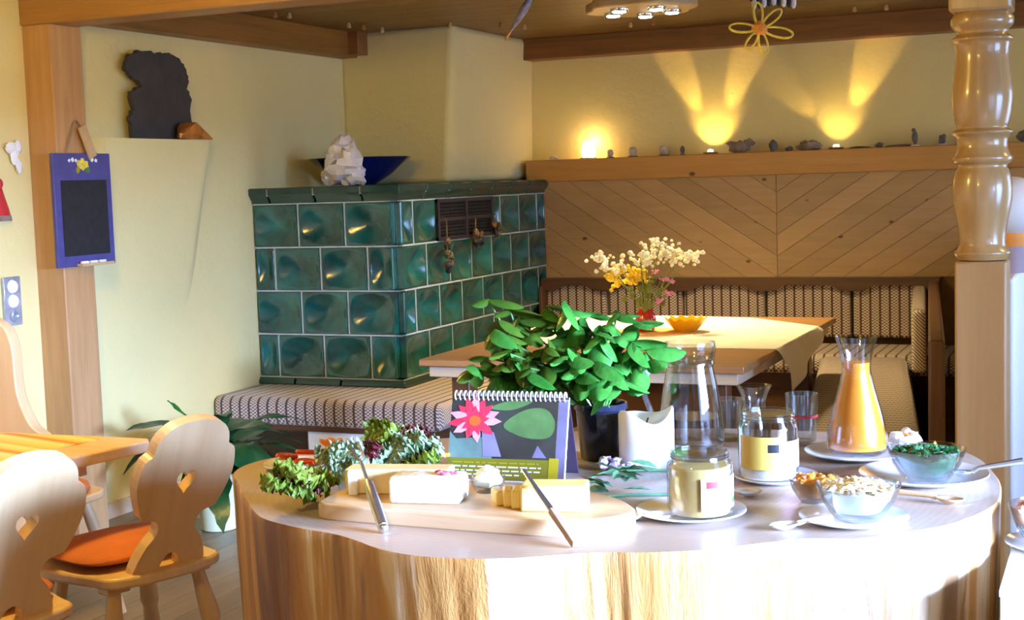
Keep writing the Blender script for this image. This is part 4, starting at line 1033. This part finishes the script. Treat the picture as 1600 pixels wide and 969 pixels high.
def chair_back(name, parent):
    half = [(.095, 0), (.125, .0), (.118, .035), (.095, .075), (.070, .098), (.066, .118), (.078, .138), (.105, .146), (.128, .150), (.150, .185), (.168, .235), (.165, .275), (.155, .302), (.134, .312), (.130, .324), (.124, .344), (.104, .366), (.068, .382), (.02, .389)]
    hs = spline([Vector((x, y, 0)) for x, y in half], 2, False)
    out = [(-p.x, p.y) for p in hs[::-1]]
    arch = [(-.036, 0)]+[(.036*math.cos(PI-k/8*PI), .045*math.sin(PI-k/8*PI)) for k in range(1, 8)]+[(.036, 0)]
    outline = out+arch+[(p.x, p.y) for p in hs]
    hp = [(x, y+.235) for x, y in heart()]
    me = bpy.data.meshes.new(name); bm = bmesh.new(); th = .016
    def loop(pts, z): return [bm.verts.new((x, z, y)) for x, y in pts]
    for z in (-th, th):
        A = loop(outline, z); Bv = loop(hp, z)
        eds = [bm.edges.new((A[i], A[(i+1) % len(A)])) for i in range(len(A))]+[bm.edges.new((Bv[i], Bv[(i+1) % len(Bv)])) for i in range(len(Bv))]
        bmesh.ops.triangle_fill(bm, edges=eds, use_beauty=True)
        if z < 0: A0, B0 = A, Bv
        else:
            for P0, P1 in ((A0, A), (B0, Bv)):
                for i in range(len(P0)): i2 = (i+1) % len(P0); bm.faces.new((P0[i], P0[i2], P1[i2], P1[i]))
    bmesh.ops.recalc_face_normals(bm, faces=bm.faces); bm.to_mesh(me); bm.free()
    me.materials.append(M['chairwood']); return obj(name, me, None, parent)
def chair(loc, rz, label):
    t = thing('farmhouse_chair', label, 'chair', loc, rz, None)     # sits facing local -y; back at +y
    seat = spline([Vector(p) for p in ((-.215, -.20, 0), (0, -.215, 0), (.215, -.20, 0), (.225, -.1, 0), (.19, .10, 0), (.16, .185, 0), (0, .215, 0), (-.16, .185, 0), (-.19, .10, 0), (-.225, -.1, 0))], 4)
    obj('seat', MB().prism([(p.x, p.y) for p in seat], .425, .455), M['chairwood'], t, bevel=.008, seg=3)
    cb = chair_back('backrest', t); cb.location = (0, .165, .452); cb.rotation_euler = (math.radians(-22), 0, 0); cb.scale = (.9, 1, 1.16)
    def cu(u, v_):
        a = u*2*PI; q = (abs(math.cos(a))**4+abs(math.sin(a))**4)**-.25; k = math.sin(v_*PI)**.45 if 0 < v_ < 1 else 0
        return (.195*q*k*math.cos(a)*(1), -.035+.165*q*k*math.sin(a), .455+.058*(v_ if v_ < .5 else v_)*1.0)
    obj('cushion', MB().grid(cu, 40, 11, True), M['cushion'], t, smooth=70)
    for sx, sy in ((-1, -1), (1, -1), (-1, 1), (1, 1)):
        a = Vector((sx*.13, sy*.12, .43)); b_ = Vector((sx*.20, sy*.19, 0)); pth = [a.lerp(b_, q) for q in (0, .1, .3, .38, .42, .6, .8, 1)]
        obj('leg', MB().tube([tuple(p) for p in pth], [.020, .019, .026, .027, .021, .025, .019, .014], 14), M['chairwood'], t, smooth=70)
        obj('seat_block', MB().box((sx*.13, sy*.12, .415), (.07, .05, .025)), M['chairwood'], t, bevel=.004)
    return t
# seat faces the table; local +y points away from it
rzA = math.atan2(-.95, -.30)+PI/2*0
def face(dx, dy): return math.atan2(dy, dx)-PI/2                  # turn local +y to (dx, dy)
cA = chair((.835, -3.195, 0), face(.95, -.30), 'farmhouse chair with heart cutout, nearest the cream plant pot')
dup(cA, (.775, -3.725, 0), face(.96, -.28), 'farmhouse chair with heart cutout, farther from the plant pot')
sl = thing('stool', 'round-legged stool with salmon cushion behind the dining table', 'stool', (-.03, -2.60, 0))
obj('seat', MB().prism([(.2*math.copysign(abs(math.cos(a))**.5, math.cos(a)), .17*math.copysign(abs(math.sin(a))**.5, math.sin(a))) for a in [k/32*2*PI+.01 for k in range(32)]], .42, .447), M['chairwood'], sl, bevel=.006)
obj('cushion', MB().lathe([(0, .447), (.18, .447), (.19, .46), (.185, .475), (.15, .488), (0, .492)], 32, sy=.85), M['cushion'], sl, smooth=70)
for sx, sy in ((-1, -1), (1, -1), (-1, 1), (1, 1)): obj('leg', MB().tube([(sx*.11, sy*.10, .425), (sx*.14, sy*.13, .28), (sx*.17, sy*.15, .13), (sx*.2, sy*.17, 0)], [.018, .024, .02, .013], 12), M['chairwood'], sl, smooth=70)
se = thing('wall_settle', 'wooden wall settle with a tall curved end panel near the chalkboard post', 'bench', (0, 0, 0))
ep = spline([Vector(p) for p in ((-.80, 0, 0), (-.80, .5, 0), (-.80, .98, 0), (-.70, 1.02, 0), (-.56, 1.015, 0), (-.47, .975, 0), (-.435, .90, 0), (-.43, .80, 0), (-.42, .71, 0), (-.37, .61, 0), (-.30, .555, 0), (-.29, .45, 0), (-.31, .2, 0), (-.31, 0, 0))], 4, False)
obj('end_panel', MB().prism([(p.x, p.y) for p in ep], -2.24, -2.19, XZ), M['chairwood'], se, bevel=.006)
obj('seat', MB().b2((-.80, -4.2, .42), (-.36, -2.235, .455)), M['chairwood'], se, bevel=.005); obj('back', MB().b2((-.82, -4.2, .45), (-.785, -2.235, .96)), M['chairwood'], se, bevel=.005)
obj('seat_box', MB().b2((-.80, -4.2, 0), (-.42, -2.24, .42)), M['chairwood'], se)

# floor plant
fp = thing('floor_plant', 'dark leafy house plant in a cream pot on the floor', 'plant', (-.22, -1.30, 0))
obj('pot', MB().lathe([(0, 0), (.072, 0), (.078, .005), (.092, .225), (.098, .228), (.098, .25), (.09, .25), (.086, .22), (0, .22)], 40), M['pot_cream'], fp, smooth=40)
obj('soil', MB().lathe([(0, .222), (.087, .222), (0, .235)], 24), M['soil'], fp)
def bigleaf(nm, L, w, m, curl):
    def fn(u, v_):
        s_ = 2*v_-1; ww = w*math.sin(PI*min(1, .04+u*.96))**.75*(1-.25*u)
        th = u*curl; x = L*(math.sin(th)/curl if curl > .01 else u); z = -L*(1-math.cos(th))/curl
        return (x, s_*ww/2+.004*math.sin(u*25), z+.18*abs(s_)*ww*.5+.006*math.sin(u*18+s_*2)*abs(s_))
    return MB().grid(fn, 14, 7).mesh(nm, M[m], 80)
bl = [bigleaf('plant_leaf', .34, .105, 'houseplant', 1.7), bigleaf('plant_leaf', .31, .115, 'houseplant', 1.3), bigleaf('plant_leaf', .29, .10, 'houseplant', 2.0), bigleaf('plant_leaf', .30, .07, 'houseplant_lt', .7)]
rr = random.Random(31)
for k in range(46):
    a = k*2.4+rr.uniform(-.25, .25); el = rr.uniform(.25, 1.15); p = Vector((.03*math.cos(a), .03*math.sin(a), .24+.14*rr.random()))
    if k in (4,): el = 1.3
    dr = (math.cos(a), math.sin(a), math.tan(el)); o = place('leaf', bl[3] if k in (4, 17) else bl[k % 3], fp, p, dr, rr.uniform(-.3, .3), rr.uniform(1.0, 1.5))
    obj('stem', MB().tube([(p.x*.5, p.y*.5, .215), tuple(p)], .005, 6), M['stem'], fp)

# ================================================================== LEFT WALL THINGS
cb = thing('chalkboard', 'violet framed chalkboard with painted flowers hanging on the wooden post', 'chalkboard', (-.665, -1.524, 1.156))
def YZb(nm, y0, y1, z0, z1, x0, x1, m, par, bev=0): return obj(nm, MB().b2((x0, y0, z0), (x1, y1, z1)), M[m], par, bevel=bev)
fr_ = YZb('frame', -.178, .178, 0, .472, -.012, .006, 'chalk_frame', cb, .003)
YZb('slate_panel', -.14, .145, .045, .36, .006, .008, 'blackboard', cb)
YZb('chalk_tray', -.07, .13, .0, .012, .006, .04, 'lampwood', cb, .002)
for k in range(3): obj('chalk_stick', MB().cyl((.022, -.06+.055*k, .016), (.024, -.02+.055*k, .016), .0055, n=8), M['chalk'], cb)
for k, (y, z, r, m_) in enumerate([(.0, .415, .018, 'straw'), (.022, .425, .016, 'straw'), (-.02, .425, .016, 'straw'), (.03, .402, .015, 'print_leaf'), (-.03, .402, .014, 'print_gold'), (.0, .44, .014, 'straw'), (-.06, .445, .010, 'paper'), (-.04, .442, .008, 'paper'), (.06, .445, .010, 'paper'), (.085, .442, .008, 'paper'), (-.08, .442, .007, 'paper')]):
    obj('painted_flower', MB().blob((.007, y, z), (.002, r, r*.9), 10, 6, .3, k), M[m_], fr_)
obj('hanging_cord', MB().tube([(0, -.09, .468), (-.012, -.015, .60), (-.012, .0, .61), (-.012, .012, .60), (0, .10, .468)], .004, 6), M['string'], cb)
o = obj('wooden_tag', MB().box((.010, .035, .52), (.008, .05, .145), Matrix.Rotation(.42, 3, 'X')), M['lampwood'], cb, bevel=.002)
sp = []
rr = random.Random(8)
for y, z in [(-.225, 0), (-.21, .055), (-.225, .09), (-.20, .14), (-.215, .19), (-.18, .225), (-.14, .245), (-.20, .285), (-.235, .315), (-.21, .37), (-.14, .40), (-.05, .405), (0, .398), (.07, .402), (.14, .385), (.20, .35), (.225, .29), (.21, .245), (.235, .21), (.225, .12), (.235, .05), (.21, 0)]:
    sp.append(Vector((y, z, 0)))
sp = [p+Vector((rr.uniform(-.008, .008), rr.uniform(-.007, .007) if p.y > .01 else 0, 0)) for p in spline(sp, 4, False)]
YZ2 = Matrix(((0, 0, 1, 0), (1, 0, 0, 0), (0, 1, 0, 0), (0, 0, 0, 1)))
tag(obj('slate_stone', MB().prism([(p.x, max(0, p.y)) for p in sp], -.012, .014, YZ2), M['slate'], loc=(-.778, -.83, 1.70), bevel=.003), 'tall jagged dark slate slab standing on the plaster ledge', 'stone')
def hull(pts):
    bm = bmesh.new(); [bm.verts.new(p) for p in pts]; r_ = bmesh.ops.convex_hull(bm, input=bm.verts)
    bmesh.ops.delete(bm, geom=[v_ for v_ in bm.verts if not v_.link_faces], context='VERTS')
    bm.normal_update(); bm.verts.index_update(); mb = MB(); mb._a([tuple(v_.co) for v_ in bm.verts], [tuple(v_.index for v_ in f_.verts) for f_ in bm.faces]); bm.free(); return mb
rr = random.Random(14); hp_ = []
for k in range(60):
    y_ = rr.uniform(-.14, .145); top_ = .115*(1-abs(y_+.06)/.21) if y_ > -.06 else .115*(1-abs(y_+.06)/.10)
    hp_.append((rr.uniform(-.028, .034), y_, max(0, rr.uniform(0, 1)*top_)))
tag(obj('copper_stone', hull(hp_), M['copper'], loc=(-.728, -.64, 1.70), smooth=0), 'shiny copper coloured stone lump leaning against the slate', 'stone')
bd = thing('bird_ornament', 'small white bird ornament hanging on the wall beside the chalkboard', 'ornament', (-.815, -1.752, 1.60))
obj('body', MB().blob((0, 0, .025), (.012, .022, .045), 10, 8, .15, 3), M['white'], bd); obj('wing', MB().blob((.006, -.022, .055), (.008, .035, .02), 10, 6, .3, 4), M['white'], bd); obj('wing', MB().blob((.006, .02, .06), (.008, .018, .028), 10, 6, .3, 5), M['white'], bd); obj('tail', MB().blob((.004, .022, -.022), (.007, .018, .03), 8, 6, .2, 6), M['white'], bd)
rd = thing('red_ornament', 'red cloth figure ornament hanging on the wall below the white bird', 'ornament', (-.81, -1.85, 1.37))
obj('body', MB().lathe([(0, 0), (.055, .0), (.045, .04), (.025, .09), (.015, .12), (0, .13)], 16, sx=.25), M['red'], rd); obj('head', MB().blob((0, 0, .14), (.012, .02, .022), 10, 8), M['red'], rd); obj('hem', MB().lathe([(.0, -.012), (.06, -.012), (.056, .01), (0, .01)], 16, sx=.25), M['driftwood'], rd)
sw = thing('wall_plaque', 'narrow silvery plaque with three round bosses on the plaster wall', 'plaque', (-.818, -1.812, .94))
obj('plate', MB().box((0, 0, .09), (.014, .095, .20)), M['silver_ceramic'], sw, bevel=.003)
for k in range(3): obj('boss', MB().lathe([(0, .0), (.028, .0), (.024, .008), (.016, .010), (.010, .005), (0, .004)], 20, (.007, 0, .03+.06*k), Matrix.Rotation(PI/2, 3, 'Y')), M['white'] if k else M['silver_ceramic'], sw)

# ================================================================== SHELF THINGS AND LIGHTS
ZS = 1.576
def shelf_stone(x, r, m, label, seed, amp=.25, nm='shelf_stone', cat='stone'):
    return tag(obj(nm, MB().blob((0, 0, r[2]*.9), r, 12, 8, amp, seed, 2, zmin=0), M[m], loc=(x, 1.975, ZS), smooth=30), label, cat)
shelf_stone(.082, (.030, .02, .014), 'stone_lt', 'flat pale stone at the chimney end of the shelf', 1)
lampA = thing('salt_lamp', 'glowing rounded salt lamp on the shelf near the chimney', 'lamp', (.307, 1.985, ZS))
obj('glowing_stone', MB().blob((0, 0, .05), (.045, .035, .065), 16, 12, .12, 5, 2, zmin=0), M['glow'], lampA)
obj('base', MB().lathe([(0, 0), (.05, 0), (.05, .008), (0, .008)], 20), M['driftwood'], lampA)
def candlestone(x, r, h, m, label):
    t = thing('stone_holder', label, 'stone', (x, 1.975, ZS)); obj('foot', MB().lathe([(0, 0), (r*1.15, 0), (r*1.15, .008), (0, .008)], 16), M['stone'], t)
    obj('stone_body', MB().blob((0, 0, .006+h/2), (r, r*.8, h/2), 12, 8, .15, int(x*100)), M[m], t, smooth=40); return t
candlestone(.455, .020, .05, 'stone_lt', 'pale stone on a dark foot beside the glowing salt lamp')
candlestone(.60, .026, .06, 'stone_lt', 'squat pale stone on a dark foot between salt lamp and double uplight')
candlestone(.795, .028, .062, 'stone_lt', 'round grey-white stone on the shelf, second from the double uplight')
candlestone(.915, .014, .05, 'stone', 'tiny dark stone figure beside the double uplight')
def uplight(x, label, beams, power):
    t = thing('shelf_uplight', label, 'lamp', (x, 1.985, ZS))
    obj('housing', MB().lathe([(0, 0), (.04, 0), (.045, .012), (.036, .016), (0, .014)], 24), M['chrome'], t)
    obj('bulb', MB().blob((0, 0, .020), (.018, .018, .010), 12, 6), M['lamp_on'], t)
    for tilt, cone, pw_, wl in beams:
        l = bpy.data.lights.new('uplight_beam', 'SPOT'); l.energy = pw_*power; l.color = (1.0, .64, .17); l.spot_size = math.radians(cone); l.spot_blend = .65; l.shadow_soft_size = .012
        lo = bpy.data.objects.new('uplight_beam', l); COL.objects.link(lo); lo.location = (x, 1.985, ZS+.045)
        lo.rotation_euler = Vector((math.sin(tilt), wl, math.cos(tilt))).to_track_quat('-Z', 'Y').to_euler()
uplight(1.085, 'bright shelf uplight throwing two beams up the wall', [(-.42, 24, 1.5, .24), (.36, 24, 1.5, .24), (0, 90, .5, 1.0)], 13)
uplight(1.83, 'shelf uplight throwing one wide beam toward the turned post', [(.40, 30, 1.7, .24), (-.75, 26, .5, .3), (0, 90, .35, 1.0)], 12)
l = bpy.data.lights.new('salt_lamp_light', 'POINT'); l.energy = 1.2; l.color = (1, .66, .26); l.shadow_soft_size = .03
lo = bpy.data.objects.new('salt_lamp_light', l); COL.objects.link(lo); lo.location = (.307, 2.05, ZS+.11)
t = thing('driftwood_piece', 'jagged driftwood piece beside the double uplight', 'driftwood', (1.265, 1.975, ZS))
obj('wood_body', MB().blob((0, 0, .035), (.06, .025, .04), 14, 8, .35, 12, 2.5, zmin=0).blob((.06, 0, .06), (.035, .02, .02), 10, 6, .3, 13).blob((-.05, 0, .06), (.03, .015, .012), 10, 6, .3, 14), M['driftwood'], t)
shelf_stone(1.468, (.024, .02, .036), 'stone', 'upright dark stone block next to the driftwood', 21)
shelf_stone(1.56, (.022, .02, .014), 'stone', 'small round dark pebble beside the upright dark stone', 22)
shelf_stone(1.672, (.06, .025, .03), 'driftwood', 'knobbly brown root piece beside the single uplight', 23, .4, 'root_piece', 'root')
shelf_stone(1.965, (.06, .02, .007), 'stone', 'thin flat slate beside the single uplight', 24, .1)
shelf_stone(2.075, (.024, .02, .016), 'stone', 'small dark cube-like stone among the flat slates', 25)
shelf_stone(2.19, (.09, .02, .008), 'stone', 'long thin slate lying toward the bird figure', 26, .1)
t = thing('bird_figure', 'tiny dark bird figure on a white foot on the shelf', 'figurine', (2.275, 1.975, ZS))
obj('foot', MB().lathe([(0, 0), (.030, 0), (.028, .010), (0, .012)], 16), M['white'], t); obj('body', MB().blob((-.004, 0, .05), (.016, .012, .040), 10, 8, .15, 2), M['stone'], t); obj('head', MB().blob((-.010, 0, .092), (.012, .010, .012), 10, 6), M['stone'], t)
t = thing('pebble_figure', 'dark pebble on a white foot next to the turned post', 'figurine', (2.42, 1.975, ZS))
obj('foot', MB().lathe([(0, 0), (.028, 0), (.026, .010), (0, .012)], 16), M['white'], t); obj('body', MB().blob((0, 0, .035), (.022, .016, .028), 10, 8, .25, 6), M['stone'], t)
shelf_stone(2.86, (.05, .03, .035), 'stone', 'dark stone on the shelf beyond the turned post', 28)

# ================================================================== CEILING THINGS
cl2 = thing('ceiling_lamp', 'flower shaped wooden ceiling lamp with lit halogen spots', 'lamp', (1.22, .30, CZ))
sc_ = [(.26*(1+.07*math.cos(6*a))*math.cos(a), .26*(1+.07*math.cos(6*a))*math.sin(a)) for a in [k/72*2*PI for k in range(72)]]
obj('wooden_disc', MB().prism(sc_, -.085, -.04), M['lampwood'], cl2, bevel=.008); obj('ceiling_mount', MB().lathe([(0, -.045), (.10, -.045), (.10, .002), (0, .002)], 32), M['lampwood'], cl2)
for k in range(5):
    a = k/5*2*PI+.5; x, y = .15*math.cos(a), .15*math.sin(a)
    s_ = obj('spot_ring', MB().lathe([(.0, -.098), (.042, -.098), (.045, -.092), (.045, -.083), (0, -.083)], 24, (x, y, 0)), M['chrome'], cl2)
    obj('lit_bulb', MB().lathe([(0, -.106), (.030, -.103), (.034, -.097), (0, -.097)], 20, (x, y, 0)), M['lamp_on'], s_)
l = bpy.data.lights.new('ceiling_lamp_light', 'AREA'); l.shape = 'DISK'; l.size = .36; l.energy = 40; l.spread = math.radians(120); l.color = (1, .76, .36)
lo = bpy.data.objects.new('ceiling_lamp_light', l); COL.objects.link(lo); lo.location = (1.22, .30, CZ-.112)
sf = thing('straw_flower', 'yellow straw flower mobile with looped petals hanging from the ceiling', 'ornament', (1.866, 0, 2.092))
rv2 = Vector((.917, .40, 0))
for a, L, w_ in ((95, .115, .05), (40, .125, .05), (-12, .15, .055), (-78, .115, .05), (-125, .11, .045), (175, .135, .05)):
    a = math.radians(a); dx = rv2*math.cos(a)+Vector((0, 0, math.sin(a))); px = rv2*(-math.sin(a))+Vector((0, 0, math.cos(a)))
    for q in (0, 1):
        o_ = Vector((.40, -.917, 0))*(.006*q)
        pts = [o_+dx*(L*(.5-.5*math.cos(s_)))+px*(w_*.5*math.sin(s_)*(1-.07*q)*(.5-.5*math.cos(s_))**.35) for s_ in [k/18*2*PI for k in range(19)]]
        obj('petal_loop', MB().tube([tuple(p) for p in pts], .005, 6), M['straw'], sf)
obj('heart', MB().blob((0, 0, 0), (.035, .03, .03), 12, 8, .2, 3), M['straw_c'], sf)
obj('thread', MB().tube([(0, 0, .1), (0, 0, CZ-2.092)], .0012, 5), M['string'], sf)
hb = thing('striped_hanger', 'small black and white beaded hanger above the straw flower', 'ornament', (1.90, .06, 2.222))
for k in range(9): obj('bead', MB().blob(tuple(rv2*(-.07+k*.022)+Vector((0, 0, -.004*abs(k-4)))), (.012, .010, .026), 8, 6), M['black'] if k % 2 else M['paper'], hb)
obj('thread', MB().tube([(0, 0, .01), (0, 0, CZ-2.222)], .0015, 5), M['string'], hb); obj('rod', MB().tube([tuple(rv2*-.09), tuple(rv2*.13)], .003, 6), M['black'], hb)
fs_ = thing('hanging_fish', 'slim grey fish shaped stick ornament hanging under the ceiling', 'ornament', (.86, -.35, 2.19))
ea = (rv2*.55+Vector((0, 0, .84))).normalized()
obj('body', MB().tube([tuple(ea*s_) for s_ in (-.07, -.05, -.02, .02, .06, .09)], [.004, .008, .014, .019, .018, .013], 12), mat('fish_grey', (.26, .22, .26), .35, .4, 60), fs_, smooth=70)
obj('tail', MB().tube([tuple(ea*-.125), tuple(ea*-.11), tuple(ea*-.07)], [.003, .007, .004], 8), M['copper'], fs_); obj('thread', MB().tube([tuple(ea*.09), (.06, .02, CZ-2.19)], .0015, 5), M['string'], fs_)
for k, (x, y) in enumerate([(-.554, -.15), (-.514, -.083), (-.498, .488), (-.48, .62), (-.466, .804), (-.052, .822), (.172, 1.01), (.239, 1.19), (.762, 1.504), (.9, 1.5), (2.008, 1.595), (2.174, 1.62)]):
    tag(obj('ceiling_peg', MB().lathe([(0, -.030), (.010, -.028), (.013, -.02), (.010, -.010), (.008, .002), (0, .002)], 12), M['lampwood'] if k % 3 else M['beam_lt'], loc=(x, y, CZ)), 'small turned wooden peg on the board ceiling', 'peg', 'wooden pegs on the ceiling')
